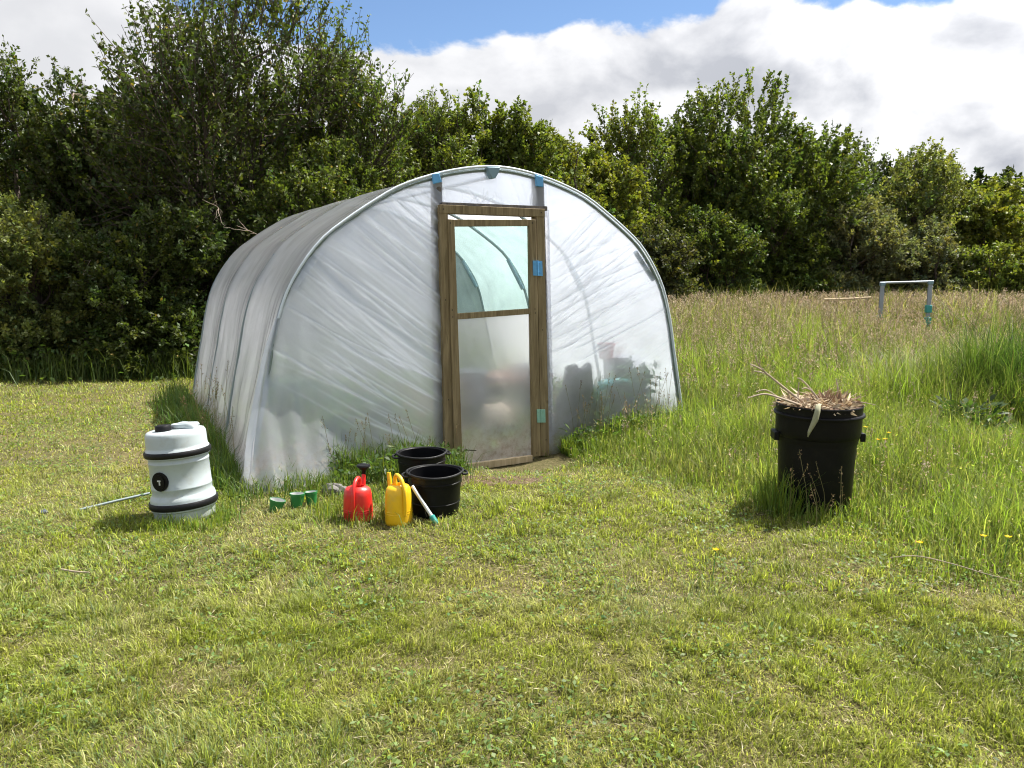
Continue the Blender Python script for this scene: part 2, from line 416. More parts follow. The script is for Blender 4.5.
# ================================================================== GROUND
xs = np.r_[np.linspace(-160, -14, 24)[:-1], np.linspace(-14, 16, 150), np.linspace(16, 160, 24)[1:]]
ys = np.r_[np.linspace(-60, 1, 16)[:-1], np.linspace(1, 16, 100), np.linspace(16, 40, 30)[1:], np.linspace(40, 200, 20)[1:]]
gx, gy = np.meshgrid(xs, ys)
V = np.stack([gx, gy, gz(gx, gy)], -1).reshape(-1, 3)
nx, ny = len(xs), len(ys)
ii = (np.arange(ny-1)[:, None]*nx+np.arange(nx-1)[None]).ravel()
tag(mk('ground', V, np.stack([ii, ii+1, ii+nx+1, ii+nx], 1), None, M['turf'], smooth=True), kind='structure')

def soil_patch(cx, cy, rx, ry, rot, lift=.006, seed=0):
    nr, na = 10, 40
    v = []; f = []
    for i in range(nr+1):
        for k in range(na):
            a = 2*math.pi*k/na; r = i/nr*(1+.3*(vnoise(np.array([math.cos(a)*2+5]), np.array([math.sin(a)*2+5]), seed)[0]-.5)*2*(i/nr))
            x = r*rx*math.cos(a); y = r*ry*math.sin(a)
            X = cx+x*math.cos(rot)-y*math.sin(rot); Y = cy+x*math.sin(rot)+y*math.cos(rot)
            z = float(gz(X, Y))+lift+.02*float(vnoise(np.array([X*14]), np.array([Y*14]), seed+3)[0])*(1-(i/nr)**3)-(.025 if i == nr else 0)
            v.append((X, Y, z))
    q = [(i*na+k, i*na+(k+1) % na, (i+1)*na+(k+1) % na, (i+1)*na+k) for i in range(nr) for k in range(na)]
    return mk('bare_soil', v, q, None, M['soil'], smooth=True)
dsx, dsy = gp(505, 474)
tag(soil_patch(dsx, dsy+.04, .62, .30, YAW, seed=4), kind='structure')
rsx, rsy = gp(1030, 446)
tag(soil_patch(rsx, rsy, .75, .5, .2, lift=.02, seed=9), kind='structure')
# soil floor inside the tunnel
fx = np.linspace(.02, W-.02, 60); fy = np.linspace(.02, LEN-.03, 70)
FX, FY = np.meshgrid(fx, fy); WX, WY = to_world(FX, FY)
FZ = gz(WX, WY)+.02+.05*fbm(FX*3, FY*3, 31, 4)
ii = (np.arange(69)[:, None]*60+np.arange(59)[None]).ravel()
tag(mk('earth_floor', np.stack([WX, WY, FZ], -1).reshape(-1, 3), np.stack([ii, ii+1, ii+61, ii+60], 1), None, M['soil'], smooth=True), kind='structure')

# ================================================================== POLYTUNNEL
PT = empty('polytunnel', (LX, LY, 0), YAW, 'white translucent polythene tunnel with arched roof and timber door at its front', 'polytunnel')
NH = 4; HY = [i*LEN/(NH-1) for i in range(NH)]
hoop_r = .019
for i, hy in enumerate(HY):
    pts = [(x, hy, z-.022 if 3 < k < 137 else z) for k, (x, z) in enumerate(ARC)]
    pts = [(pts[0][0], hy, -.2)]+pts[::2]+[(pts[-1][0], hy, -.2)]
    MB().tube(pts, hoop_r, 8).build('hoop', M['hoop'], PT)
MB().tube([(W/2, .05, 2.476-.065), (W/2, LEN-.05, 2.476-.065)], hoop_r, 8).build('ridge_pole', M['steel'], PT)
def skirt(x, z):     # how far the film swells out in front at the bottom left corner
    w = np.clip(1-z/.8, 0, 1)**1.5
    return w*(.36*np.exp(-((x-.2)/.55)**2)+.14*np.clip(1-x/1.9, 0, 1))
def fan_out(z):      # and to the left below the end of the front hoop
    return .10*np.clip(1-z/1.15, 0, 1)**1.2
# roof cover: arc parameter x length
ns = len(ARC); ny_ = 320
yy = np.linspace(-.03, LEN+.03, ny_)
tang = np.gradient(ARC, axis=0); tang /= np.linalg.norm(tang, axis=1, keepdims=True)
nor = np.stack([-tang[:, 1], tang[:, 0]], 1)      # outward
SS, YY = np.meshgrid(np.linspace(0, 1, ns), yy)
ph = (YY/(LEN/(NH-1)))
sag = np.sqrt(np.sin(np.pi*np.clip(ph, 0, NH-1))**2+.012)-.11
side = np.clip(1-np.minimum(SS, 1-SS)/.26, 0, 1)          # 1 at the foot of each side
off = .006-.045*sag*(.55+.9*side*(1-side)*2)
pl = vnoise(YY*4+.8*SS, SS*2.2, 11)*.75+vnoise(YY*11, SS*3.5, 12)*.25
off = off+.045*side**1.3*(pl-.5)
off = off+.030*(fbm(YY*2.2+SS*9, SS*16-YY*1.5, 13, 4)-.5)*(.35+side)
# the front pleats: near the front hoop the film fans out toward the foot
fan = np.exp(-((YY-.12)/.35)**2)*np.clip(1-SS/.2, 0, 1)
off = off+fan*.02*np.sin(YY*38+SS*16)
off = off+np.exp(-((YY-.1)/.2)**2)*.02*np.sin(SS*240)*np.clip(1-SS/.25,0,1)*0
X = ARC[:, 0][None]+nor[:, 0][None]*off; Z = ARC[:, 1][None]+nor[:, 1][None]*off
# foot flares slightly outward and tucks into the ground
lowz = np.maximum(Z, 0); nearf = np.exp(-np.maximum(YY, 0)/.38); leftm = SS < .5
X = X-np.where(leftm, fan_out(lowz)*nearf, 0)
YY = YY-np.where(leftm, (skirt(.02, lowz)-.005)*np.exp(-np.maximum(YY+.03, 0)/.30), 0)
flare = np.clip(1-SS/.035, 0, 1)**2*.05; X = X-flare; flare2 = np.clip(1-(1-SS)/.035, 0, 1)**2*.05; X = X+flare2
Z = np.where((SS < 1e-6) | (SS > 1-1e-6), -.06, Z)
ii = (np.arange(ny_-1)[:, None]*ns+np.arange(ns-1)[None]).ravel()
mk('roof_cover', np.stack([X, YY, Z], -1).reshape(-1, 3), np.stack([ii, ii+1, ii+ns+1, ii+ns], 1), None, M['film'], PT, smooth=True)

def ridge(n): return (1-np.abs(2*n-1))**2.2
def end_panel(name, x0, x1, zlo, nxp, nzp, side_, ybase=0., clusters=True):
    if side_ == 'L': t = 1-np.cos(np.linspace(0, np.pi/2, nxp))
    elif side_ == 'R': t = np.sin(np.linspace(0, np.pi/2, nxp))
    else: t = np.linspace(0, 1, nxp)
    xx = x0+(x1-x0)*t; vv = np.linspace(0, 1, nzp)
    XX, VV = np.meshgrid(xx, vv); ZT = ztop(XX); ZZ = zlo+(ZT-zlo)*VV
    edge = np.clip(np.minimum(1, (ZT-ZZ)/.12), 0, 1)
    if side_ == 'L':
        a = R(-37); u = -XX*np.sin(a)+ZZ*np.cos(a); v = XX*np.cos(a)+ZZ*np.sin(a)
        u = u+.10*(vnoise(v*1.2, u*2, 3)-.5)
        m = sstep(-.05, .5, u-1.12)*.9+.12
        m = m*sstep(-.3, .5, XX-x0-.15)
    elif side_ == 'R':
        a = R(27); u = -XX*np.sin(a)+ZZ*np.cos(a); v = XX*np.cos(a)+ZZ*np.sin(a)
        u = u+.08*(v-x0)*(ZZ-1)+.1*(vnoise(v*1.2, u*2, 4)-.5)
        m = (.35+.65*np.exp(-((u+.10)/.42)**2))*sstep(.4, .95, ZZ)+.18
    else:
        u = XX*1.0+.4*ZZ; v = ZZ; m = np.full_like(XX, .4)
    n1 = ridge(vnoise(u*9.5, v*.55, 21)); n2 = ridge(vnoise(u*21, v*.7+7, 22))
    d = -m*(.022*n1+.005*n2)+.05*(fbm(XX*1.1, ZZ*1.1, 29, 3)-.5)
    fold = np.clip(m*n1**2*.4, 0, 1)
    # taut creases pulled from the door post: each a long narrow ridge with tapering ends
    cr_ = np.random.default_rng({'L': 5, 'R': 6, 'T': 8}[side_])
    for k in range({'L': 52, 'R': 62, 'T': 8}[side_]):
        if side_ == 'L':
            z_ = cr_.uniform(.0, 1.95); p = np.array([x1-cr_.uniform(-.05, .75)*cr_.random(), z_]); an = R(180-cr_.normal(36+4*(z_-1), 3.5)); L_ = cr_.uniform(.6, 1.75)
        elif side_ == 'R':
            z_ = .55+1.25*cr_.beta(2, 2.2); p = np.array([x0+cr_.uniform(-.02, .75)*cr_.random(), z_]); an = R(cr_.normal(27+16*(z_-1.0), 4)); L_ = cr_.uniform(.4, 1.4)
        else:
            p = np.array([cr_.uniform(x0, x1), 2.1]); an = R(cr_.normal(80, 25)); L_ = cr_.uniform(.15, .35)
        ca, sa = math.cos(an), math.sin(an)
        tt_ = (XX-p[0])*ca+(ZZ-p[1])*sa; uu_ = -(XX-p[0])*sa+(ZZ-p[1])*ca
        uu_ = uu_+cr_.normal(0, .03)*(tt_/L_)**2+.012*np.sin(tt_*cr_.uniform(2, 5)+k)
        wd_ = cr_.uniform(.003, .0085)*(1+.8*np.clip(tt_/L_, 0, 1))
        tp = sstep(0, .12, tt_)*sstep(0, .45*L_, L_-tt_); amp = cr_.uniform(.35, 1.)
        g_ = np.exp(-(uu_/wd_)**2)*tp*amp
        d = d-.008*g_; fold = fold+.95*g_
    fold = np.clip(fold, 0, 1)*edge
    clear_ = np.zeros_like(XX)      # wet film lying on the things behind it is clearer
    if side_ == 'R': clear_ = sstep(.85, .5, ZZ+.12*(vnoise(XX*5, ZZ*5, 88)-.5))
    if side_ == 'L': clear_ = .45*sstep(.8, .3, ZZ)
    d = d*edge*sstep(0, .1, np.minimum(XX-x0+.04, x1-XX+.05))
    if side_ == 'L':     # the skirt swells out at the bottom left corner
        zp = np.maximum(ZZ, 0)
        d = d-skirt(XX, zp)
        d = d+.03*np.clip(1-ZZ/1.3, 0, 1)*np.exp(-(XX/.45)**2)*np.sin(XX*34)*sstep(.0, .06, XX-x0)
        xa = np.interp(zp, ARC[:71, 1], ARC[:71, 0]); ed_ = np.maximum(XX-xa, 0)
        XX = XX-fan_out(zp)*np.exp(-ed_/.22)-.05*np.exp(-ed_/.04)*sstep(1.5, .9, zp)
    if side_ == 'R':
        d = d-np.clip(1-ZZ/.4, 0, 1)**2*.04
    if side_ == 'T': d = d*sstep(.08, .2, np.minimum(XX-x0, x1-XX)+.02)
    ZZ = np.where(VV < 1e-6, zlo-.02, ZZ)
    ii = (np.arange(nzp-1)[:, None]*nxp+np.arange(nxp-1)[None]).ravel()
    return mk(name, np.stack([XX, ybase+d, ZZ], -1).reshape(-1, 3), np.stack([ii, ii+1, ii+nxp+1, ii+nxp], 1), None, M['filmfront'], PT, tint=np.stack([fold.ravel()*(.45 if side_ == 'R' else 1.), clear_.ravel(), 0*fold.ravel()], 1), smooth=True)
XD0, XD1 = 1.655, 2.645
end_panel('front_sheet', .02, XD0, -.10, 300, 340, 'L', -.012)
end_panel('front_sheet', XD1, W-.02, -.08, 300, 340, 'R', -.012)
end_panel('front_sheet', XD0, XD1, 2.09, 130, 60, 'T', -.012)
end_panel('back_sheet', .02, W-.02, -.05, 120, 80, 'T', LEN)
# film rolled round the front hoop
MB().tube([(x, -.035, z+.004) for x, z in ARC[24:-2:2]], .011, 10).build('hoop_wrap', M['wrap'], PT)

def pq(*pts, y=0.): return [front(a, b, y) for a, b in pts]
yf = -.06
TIM = [('door_post', 'timber', [(440, 212), (448, 212), (454.5, 470), (445.5, 470)], -.07, .03),
       ('door_post', 'timber', [(536.5, 214), (544, 215), (549.5, 456), (541.2, 456)], -.07, .03),
       ('header', 'timber', [(440, 204.5), (545, 209), (545, 217), (440, 213)], -.075, .03)]
for nm, mt, pts, y0, y1 in TIM:
    MB().prism(pq(*pts, y=y0), y0, y1).build(nm, M[mt], PT, .003)
# grey uprights behind the film up to the hoop
MB().prism(pq((432.5, 180), (442, 175.5), (446, 468), (436, 468)), -.004, .05).build('upright', M['timber_grey'], PT, .003)
MB().prism(pq((533.5, 174.5), (543.5, 177), (552.5, 452), (543.5, 452)), -.004, .05).build('upright', M['timber_grey'], PT, .003)
MB().prism(pq((440, 202.5), (545, 206.6), (545, 211), (440, 208)), -.045, .03).build('header_board', M['timber_grey'], PT, .002)
# film lapped in pleats over each upright
for (p0, p1) in ((((437, 205), (443.5, 205)), ((442, 466), (448, 466))), (((543.5, 210), (548, 210)), ((548.5, 452), (553, 452)))):
    (a, b), (c, d) = p0, p1
    v = []; k = 120
    for i in range(k+1):
        t = i/k
        xl, zl = front(a[0]+(c[0]-a[0])*t, a[1]+(c[1]-a[1])*t); xr, zr = front(b[0]+(d[0]-b[0])*t, b[1]+(d[1]-b[1])*t)
        w = .006*math.sin(i*1.9)+.005*random.uniform(-1, 1)
        v += [(xl, -.018+w*.3, zl), ((xl+xr)/2, -.032+w, (zl+zr)/2), (xr, -.02-w*.4, zr)]
    q = [(3*i+j, 3*i+j+1, 3*i+4+j, 3*i+3+j) for i in range(k) for j in (0, 1)]
    mk('film_lap', v, q, None, M['film'], PT, smooth=False)
for pts in ([(432.5, 174), (439, 173), (442, 182), (434, 184)], [(536, 175), (543, 177), (543.5, 187), (537, 186)]):
    MB().prism(pq(*pts, y=-.06), -.062, -.03).build('tape_patch', M['bluetape'], PT, .004)
rc = pq((484, 168), (497, 168), (495.5, 173), (492, 179), (488.5, 179.5), (485.5, 173))
MB().prism(rc, -.07, .03).build('ridge_clamp', M['clamp'], PT, .006)
# corner braces inside, just behind the film, with their clamps
for a, b, c in (((316, 255), (298, 290), (286, 288)), ((637, 252), (655, 280), (664, 284))):
    A, B = front(*a), front(*b)
    MB().tube([(A[0], .03, A[1]), (B[0], .03, B[1])], .024, 8).build('brace_sleeve', M['clamp'], PT)
for xa, za, xb, zb in ((.45, 1.62, .95, .9), (W-.45, 1.62, W-.9, .9)):
    pass
for hy in HY[1:]:
    for sgn in (0, 1):
        x = .30 if not sgn else W-.30
        MB().tube([(x+(.02 if not sgn else -.02), hy, 1.36), ((x+.24) if not sgn else x-.24, hy, 1.74)], .028, 8).build('hoop_joint', M['clamp'], PT)

# the door
DR = empty('door', (0, 0, 0)); DR.parent = PT
y0, y1 = -.088, -.045
def dpr(nm, mt, pts, ya=y0, yb=y1, bev=.003, par=None):
    return MB().prism(pq(*pts, y=ya), ya, yb).build(nm, M[mt], par or DR, bev)
dpr('stile', 'timber', [(448, 219), (454.5, 219.5), (463, 470), (454.6, 471)])
dpr('stile', 'timber', [(529.3, 219.5), (536, 219.8), (541, 456), (532.8, 457)])
dpr('rail', 'timber', [(454.5, 219.5), (529.3, 219.5), (529.6, 226), (454.8, 226.5)], y0+.003)
dpr('rail', 'timber', [(457.4, 313.5), (531, 308.5), (531.2, 314), (457.7, 319.5)], y0+.003)
dpr('rail', 'timber_new', [(462.5, 465), (532.8, 455.5), (532.8, 461.5), (462.7, 472.5)], y0-.004)
for nm, mt, pts in (('shade_mesh', 'mesh', [(453.5, 225), (530.5, 225), (532, 311), (456.5, 316)]), ('door_film', 'filmdoor', [(456.8, 317), (531.8, 312), (533.5, 458), (462, 468)])):
    c = [front(a, b, y1+.004) for a, b in pts]; k = 40; v = []
    for j in range(k+1):
        for i in range(k+1):
            s, t = i/k, j/k
            x = (c[0][0]*(1-s)+c[1][0]*s)*(1-t)+(c[3][0]*(1-s)+c[2][0]*s)*t
            z = (c[0][1]*(1-s)+c[1][1]*s)*(1-t)+(c[3][1]*(1-s)+c[2][1]*s)*t
            d = .012*(float(vnoise(np.array([x*6+z*4.]), np.array([z*2.-x]), 41)[0])-.5)*math.sin(math.pi*s)*math.sin(math.pi*t)*2
            v.append((x, y1-.012+d, z))
    q = [(j*(k+1)+i, j*(k+1)+i+1, (j+1)*(k+1)+i+1, (j+1)*(k+1)+i) for j in range(k) for i in range(k)]
    mk(nm, v, q, None, M[mt], DR, smooth=True)
for mt, pts in (('bluetape', [(533, 260.5), (542.2, 261), (542.8, 276), (533.4, 275.5)]), ('greentape', [(537, 409.5), (545.2, 409.5), (545.6, 422.5), (537.4, 422.5)])):
    h = MB().prism(pq(*pts, y=-.096), -.097, -.089)
    a, b = front((pts[0][0]+pts[1][0])/2, pts[0][1], -.098), front((pts[3][0]+pts[2][0])/2, pts[3][1], -.098)
    h.tube([(a[0], -.098, a[1]), (b[0], -.098, b[1])], .007, 8)
    for (sx, sz) in ((.25, .2), (.75, .2), (.25, .8), (.75, .8)):
        x = pts[0][0]+(pts[1][0]-pts[0][0])*sx; z = pts[0][1]+(pts[3][1]-pts[0][1])*sz
        q = front(x, z, -.098); h.tube([(q[0], -.096, q[1]), (q[0], -.101, q[1])], .006, 8)
    h.build('hinge', M[mt], DR, 0)
for sx_, sy_ in ((450.5, 223), (452.3, 310), (452.8, 317), (459, 462), (458.8, 468), (532.5, 223), (535, 309), (535.4, 313), (536.8, 453), (537, 459)):
    q = front(sx_, sy_, -.09); MB().tube([(q[0], -.0875, q[1]), (q[0], -.0905, q[1])], .005, 8).build('screw', M['black_rub'], DR)
for sx_, sy_ in ((443.5, 209), (541.5, 212.5), (446, 300), (449, 400), (543, 330), (546.5, 440)):
    q = front(sx_, sy_, -.08); yb_ = -.0745 if sy_ < 214 else -.0695
    MB().tube([(q[0], yb_, q[1]), (q[0], yb_-.003, q[1])], .005, 8).build('screw', M['black_rub'], PT)
hk = front(464, 450, -.11); hk2 = front(476, 450.5, -.11)
MB().tube([(hk[0], -.09, hk[1]-.03), (hk[0], -.11, hk[1]), (hk2[0], -.115, hk2[1])], .004, 6).build('latch_hook', M['black_rub'], DR)

# ================================================================== PLANTS AND TREES
def twig_paths(base, d, L, m=4, bend=.25):
    n = len(base)
    P = np.empty((n, m, 3)); P[:, 0] = base; dd = d.copy()
    for k in range(1, m):
        dd = dd+rdir(n)*bend; dd /= np.linalg.norm(dd, axis=1, keepdims=True)
        P[:, k] = P[:, k-1]+dd*(L/(m-1))[:, None]
    return P
def sample_path(P, t):
    n, m, _ = P.shape; f = t*(m-1); k = np.minimum(f.astype(int), m-2); w = (f-k)[..., None]
    ar = np.arange(n)[:, None]
    return P[ar, k]*(1-w)+P[ar, k+1]*w, P[ar, k+1]-P[ar, k]
def tree(name, label, x, y, h, wx, wy, col, ntw=650, lpt=38, lsize=.06, lw=.55, up=.5, twl=.55, z0=.04, stems=4,
         lobes=12, group='trees and shrubs of the hedge', cat='tree', seed=1, tr=.07, dead=0, spike=0, spread=.05, flower=None, aspect=.46, lobe_r=(.34, .5)):
    global rng
    keep = rng; rng = np.random.default_rng(seed*101+5)
    g0 = float(gz(x, y)); root = empty(name, (x, y, g0-.05), 0, label, cat, group)
    cz = h*(z0+1)/2; az_ = h*(1-z0)/2
    # crown lobes
    q = rdir(lobes)*(.52+.22*rng.random((lobes, 1)))
    C = q*np.array([wx, wy, az_])+np.array([0, 0, cz]); 
    rad = (rng.uniform(*lobe_r, lobes)[:, None])*np.array([wx, wy, az_])*np.array([1, 1, .9])
    if z0 < .1:
        ns_ = 6; a = rng.uniform(0, 6.28, ns_); C[:ns_] = np.stack([np.cos(a)*wx*.55, np.sin(a)*wy*.5, np.full(ns_, h*.17)], 1); C[:3, 1] = -np.abs(C[:3, 1])
    C = np.r_[C, [[0, 0, cz]]]; rad = np.r_[rad, [[wx*.55, wy*.55, az_*.7]]]
    nl = lobes+1; wgt = np.prod(rad, axis=1)**(2/3); wgt /= wgt.sum()
    li = rng.choice(nl, ntw, p=wgt); dv = rdir(ntw)
    dv[:, 2] = np.where((dv[:, 2] < -.3) & (rng.random(ntw) < .6), -dv[:, 2], dv[:, 2])
    r = rng.random(ntw)**.28
    tip0 = C[li]+dv*rad[li]*r[:, None]
    tip0[:, 2] = np.maximum(tip0[:, 2], .12)
    outd = tip0-np.array([0, 0, cz*.7]); outd /= np.linalg.norm(outd, axis=1, keepdims=True)+1e-9
    d = outd*.6+dv*.5+np.array([0, 0, up*.4])+rdir(ntw)*.5; d /= np.linalg.norm(d, axis=1, keepdims=True)
    L = twl*rng.uniform(.5, 1.3, ntw)
    if spike:       # long upright shoots breaking the top outline
        top = np.argsort(-(tip0[:, 2]+rng.random(ntw)*.8))[:spike]
        L[top] *= rng.uniform(1.0, 1.8, spike); d[top] = d[top]*.6+np.array([0, 0, .8])+rdir(spike)*.35
        d[top] /= np.linalg.norm(d[top], axis=1, keepdims=True)
    TP = twig_paths(tip0-d*(L*.5)[:, None], d, L, 5, .22)
    TP[..., 2] = np.maximum(TP[..., 2], .05)
    # wood
    acc = Acc()
    st = []
    for k in range(stems):
        a = rng.uniform(0, 2*np.pi); b0 = np.array([math.cos(a)*.22*wx*rng.random(), math.sin(a)*.22*wy*rng.random(), -.1])
        e = np.array([math.cos(a)*wx*.42*rng.uniform(.4, 1), math.sin(a)*wy*.42*rng.uniform(.4, 1), h*rng.uniform(.58, .80)])
        t = np.linspace(0, 1, 9)[:, None]
        p = b0*(1-t)+e*t+np.array([b0[0]-e[0], b0[1]-e[1], 0])*.35*np.sin(np.pi*t)*-1*.5+rng.normal(0, .05, (9, 3))*t
        st.append(p)
    st = np.array(st); rr = tr*np.linspace(1.15, .16, 9)[None].repeat(stems, 0)
    Vt, qt = tubes(st, rr, 7); acc.add(Vt, qt)
    nlim = min(70, ntw//6); ti = rng.choice(ntw, nlim, replace=False); e = TP[ti, 0]
    sp = st.reshape(-1, 3); limbs = []
    for k in range(nlim):
        c = sp[(np.abs(sp-e[k]+np.array([0, 0, .4*(1+e[k][2]*.15)]))**2).sum(1).argmin()]
        mid = (c+e[k])/2+rng.normal(0, .08, 3)+np.array([0, 0, -.05])
        t = np.linspace(0, 1, 6)[:, None]
        limbs.append((1-t)**2*c+2*t*(1-t)*mid+t*t*e[k])
    limbs = np.array(limbs); Vt, qt = tubes(limbs, np.linspace(.38, .12, 6)[None]*tr*np.ones((nlim, 1)), 5); acc.add(Vt, qt)
    Vt, qt = tubes(TP[:, ::2], np.linspace(.009, .003, 3)[None]*np.ones((ntw, 1))*(.6+h*.08), 3)
    acc.add(Vt, qt); acc.build('trunk', M['bark'], root, True)
    # leaves
    cr = Acc()
    t = rng.random((ntw, lpt))**.8
    p, tg = sample_path(TP, t); p = p.reshape(-1, 3); tg = tg.reshape(-1, 3); tg /= np.linalg.norm(tg, axis=1, keepdims=True)+1e-9
    n = len(p)
    p = p+rdir(n)*(rng.random((n, 1))*spread*1.3)
    ax = tg*.5+rdir(n)*.9+np.array([0, 0, -.1])
    nm = rdir(n)+np.array([0, 0, .75])
    l = lsize*rng.uniform(.6, 1.35, n); lw_ = l*lw*rng.uniform(.8, 1.2, n)
    tw = huev(ntw, col, .16, .14).repeat(lpt, 0)
    c = np.clip(tw*np.exp(rng.normal(0, .17, (n, 1))), .004, .5)
    yl = rng.random(n) < .012; c[yl] = np.array([.22, .17, .04])
    p[:, 2] = np.maximum(p[:, 2], .03)
    Vl, ql, cl = leaves(p, nm, ax, l, lw_, c); cr.add(Vl, ql, None, cl)
    if flower:
        nf = flower; i = rng.choice(n, nf); Vl, ql, cl = leaves(p[i]+rdir(nf)*.03, rdir(nf), rdir(nf), np.full(nf, .035), np.full(nf, .035), np.tile([[.5, .5, .42]], (nf, 1)))
        cr.add(Vl, ql, None, cl)
    cr.build('crown', M['leaf'], root)
    if dead:
        b = []
        for k in range(dead):
            a = TP[rng.integers(ntw)]; s = np.array([rng.uniform(-.8, .8)*wx, -wy*rng.uniform(.7, .95), h*rng.uniform(.3, .7)])
            dd = np.array([rng.uniform(-1, 1), -.5, rng.uniform(-.5, .3)]); b.append((s, dd/np.linalg.norm(dd)))
        B0 = np.array([s for s, _ in b]); D0 = np.array([q for _, q in b])
        P1 = twig_paths(B0, D0, rng.uniform(.7, 1.4, dead), 6, .3)
        P2, _ = sample_path(P1, rng.uniform(.3, .9, (dead, 5))); P2 = P2.reshape(-1, 3)
        P3 = twig_paths(P2, np.repeat(D0, 5, 0)*.7+rdir(dead*5)*.7, rng.uniform(.2, .6, dead*5), 6, .4)
        for k in range(dead):
            A2 = Acc(); v, q = tubes(P1[k:k+1], np.linspace(.009, .003, 6)[None], 5); A2.add(v, q)
            v, q = tubes(P3[k*5:k*5+5], np.linspace(.004, .0015, 6)[None]*np.ones((5, 1)), 4); A2.add(v, q)
            A2.build('dead_branch', M['deadwood'], root)
    rng = keep
    return root
def place(px, d, ty):
    x, y, z = at(px, ty, d); return x, y, z
def T(px, d, top, hw, label, name='hedge_tree', wy=None, **kw):
    kw['ntw'] = int(kw['ntw']*1.7); kw['lsize'] *= 1.12; kw['spike'] = int(kw.get('spike', 0)*.45); kw['dead'] = int(kw.get('dead', 0)*.5)
    vr = np.random.default_rng(int(px*3+top)); kw.setdefault('lw', vr.uniform(.36, .74)); kw['lsize'] *= vr.uniform(.85, 1.22)
    x, y, z = place(px, d, top); wx = hw/F*d*1.06
    tree(name, label, x, y, z, wx, wy or max(.9, wx*.8), seed=int(px+d*7+200), **kw)
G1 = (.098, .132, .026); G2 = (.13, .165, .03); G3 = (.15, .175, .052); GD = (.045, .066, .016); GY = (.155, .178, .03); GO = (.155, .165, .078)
GL = (.064, .088, .02)  # darker green for left trees: shade in their dense crowns put into leaf colour
SH = 'shrubs along the hedge foot'; sb = dict(name='hedge_shrub', cat='shrub', group=SH)
# -- left
T(22, 12.3, 168, 88, 'pale green rounded shrub low at the far left of the hedge', col=G3, ntw=800, lpt=44, lsize=.05, up=.35, twl=.4, z0=0, **sb)
T(0, 14.5, 26, 100, 'dark green tree with a shadowy hollow at the top left edge', col=GL, ntw=800, lpt=40, lsize=.07, spike=25)
T(98, 14.6, 46, 84, 'olive green tree with loose top between the left edge tree and the tallest tree', col=GL, ntw=760, lpt=32, lsize=.065, spike=40, dead=3)
T(140, 12.3, 196, 80, 'dark leafy bush with a yellowish tip left of the polytunnel', col=GL, ntw=800, lpt=42, lsize=.055, z0=0, twl=.4, **sb)
T(215, 14.2, -50, 128, 'tallest tree of the hedge with thin twiggy top reaching out of the picture', col=GL, ntw=1300, lpt=20, lsize=.065, up=.9, twl=.95, spike=200, stems=9, lobes=18, dead=7, spread=.04)
T(350, 15, 0, 80, 'tall upright leafy tree right beside the twiggy tallest tree', col=G1, ntw=950, lpt=28, lsize=.065, up=.8, twl=.7, spike=110, stems=6)
T(318, 13.6, 118, 62, 'shrub with pale whitish leaf clusters above the tunnel roof', col=G1, ntw=520, lpt=40, lsize=.055, z0=.25, dead=4, flower=900, **sb)
T(425, 16.2, 72, 62, 'mid green hedge tree behind the left of the door top', col=G2, ntw=750, lpt=34, lsize=.065, up=.6, spike=60)
T(500, 17.2, 96, 62, 'bright green hedge tree directly behind the arch of the tunnel', col=G2, ntw=750, lpt=34, lsize=.065, up=.6, spike=40)
T(563, 18.6, 104, 56, 'yellow green hedge tree with short shoots right of the arch top', col=GY, ntw=700, lpt=34, lsize=.07, up=.5, spike=30)
# -- right
T(612, 20, 136, 54, 'bright yellow green bush above the right shoulder of the tunnel', col=GY, ntw=600, lpt=40, lsize=.07, z0=0, **sb)
T(645, 22.5, 90, 62, 'hawthorn with separate spiky upright shoots against the cloud', col=G2, ntw=620, lpt=38, lsize=.075, up=1., twl=.7, spike=90)
T(704, 23.8, 92, 56, 'narrow spiky hawthorn just left of the biggest tree on the right', col=G1, ntw=600, lpt=38, lsize=.075, up=1., twl=.7, spike=70)
T(766, 25, 74, 92, 'biggest broad crowned dark green tree right of the tunnel', col=G1, ntw=1350, lpt=40, lsize=.085, up=.7, twl=.8, spike=90, lobes=18)
T(858, 29, 112, 62, 'thin grey green tree with airy top behind the olive bush', col=(.07, .09, .045), ntw=520, lpt=32, lsize=.085, up=.8, twl=.9, spike=60)
T(930, 26.5, 118, 66, 'rounded olive tree with dark underside behind the metal frame', col=G3, ntw=900, lpt=40, lsize=.085, spike=50)
T(1005, 27.5, 150, 66, 'light green tree at the right edge of the picture', col=GY, ntw=800, lpt=40, lsize=.085)
T(1085, 27, 150, 60, 'green tree cut off by the right edge of the picture', col=G2, ntw=500, lpt=36, lsize=.09)
T(655, 20.5, 196, 46, 'dull brownish green bush touching the right side of the tunnel', col=(.075, .085, .03), ntw=650, lpt=38, lsize=.065, z0=0, **sb)
T(722, 22, 205, 44, 'dark bush with pale leaf tips in front of the biggest tree', col=G1, ntw=620, lpt=38, lsize=.07, z0=0, **sb)
T(795, 23.5, 176, 52, 'dark green bush in the shade below the biggest tree', col=G1, ntw=620, lpt=38, lsize=.075, z0=0, **sb)
T(858, 23.5, 190, 50, 'pale olive bush of long leaves left of the metal frame', col=GO, ntw=700, lpt=38, lsize=.08, lw=.4, z0=0, **sb)
T(935, 23.6, 212, 48, 'sunlit olive bush standing right behind the metal frame', col=GO, ntw=650, lpt=38, lsize=.08, z0=0, **sb)
T(1003, 23.4, 232, 46, 'low green bush at the foot of the light green edge tree', col=G2, ntw=550, lpt=38, lsize=.075, z0=0, **sb)
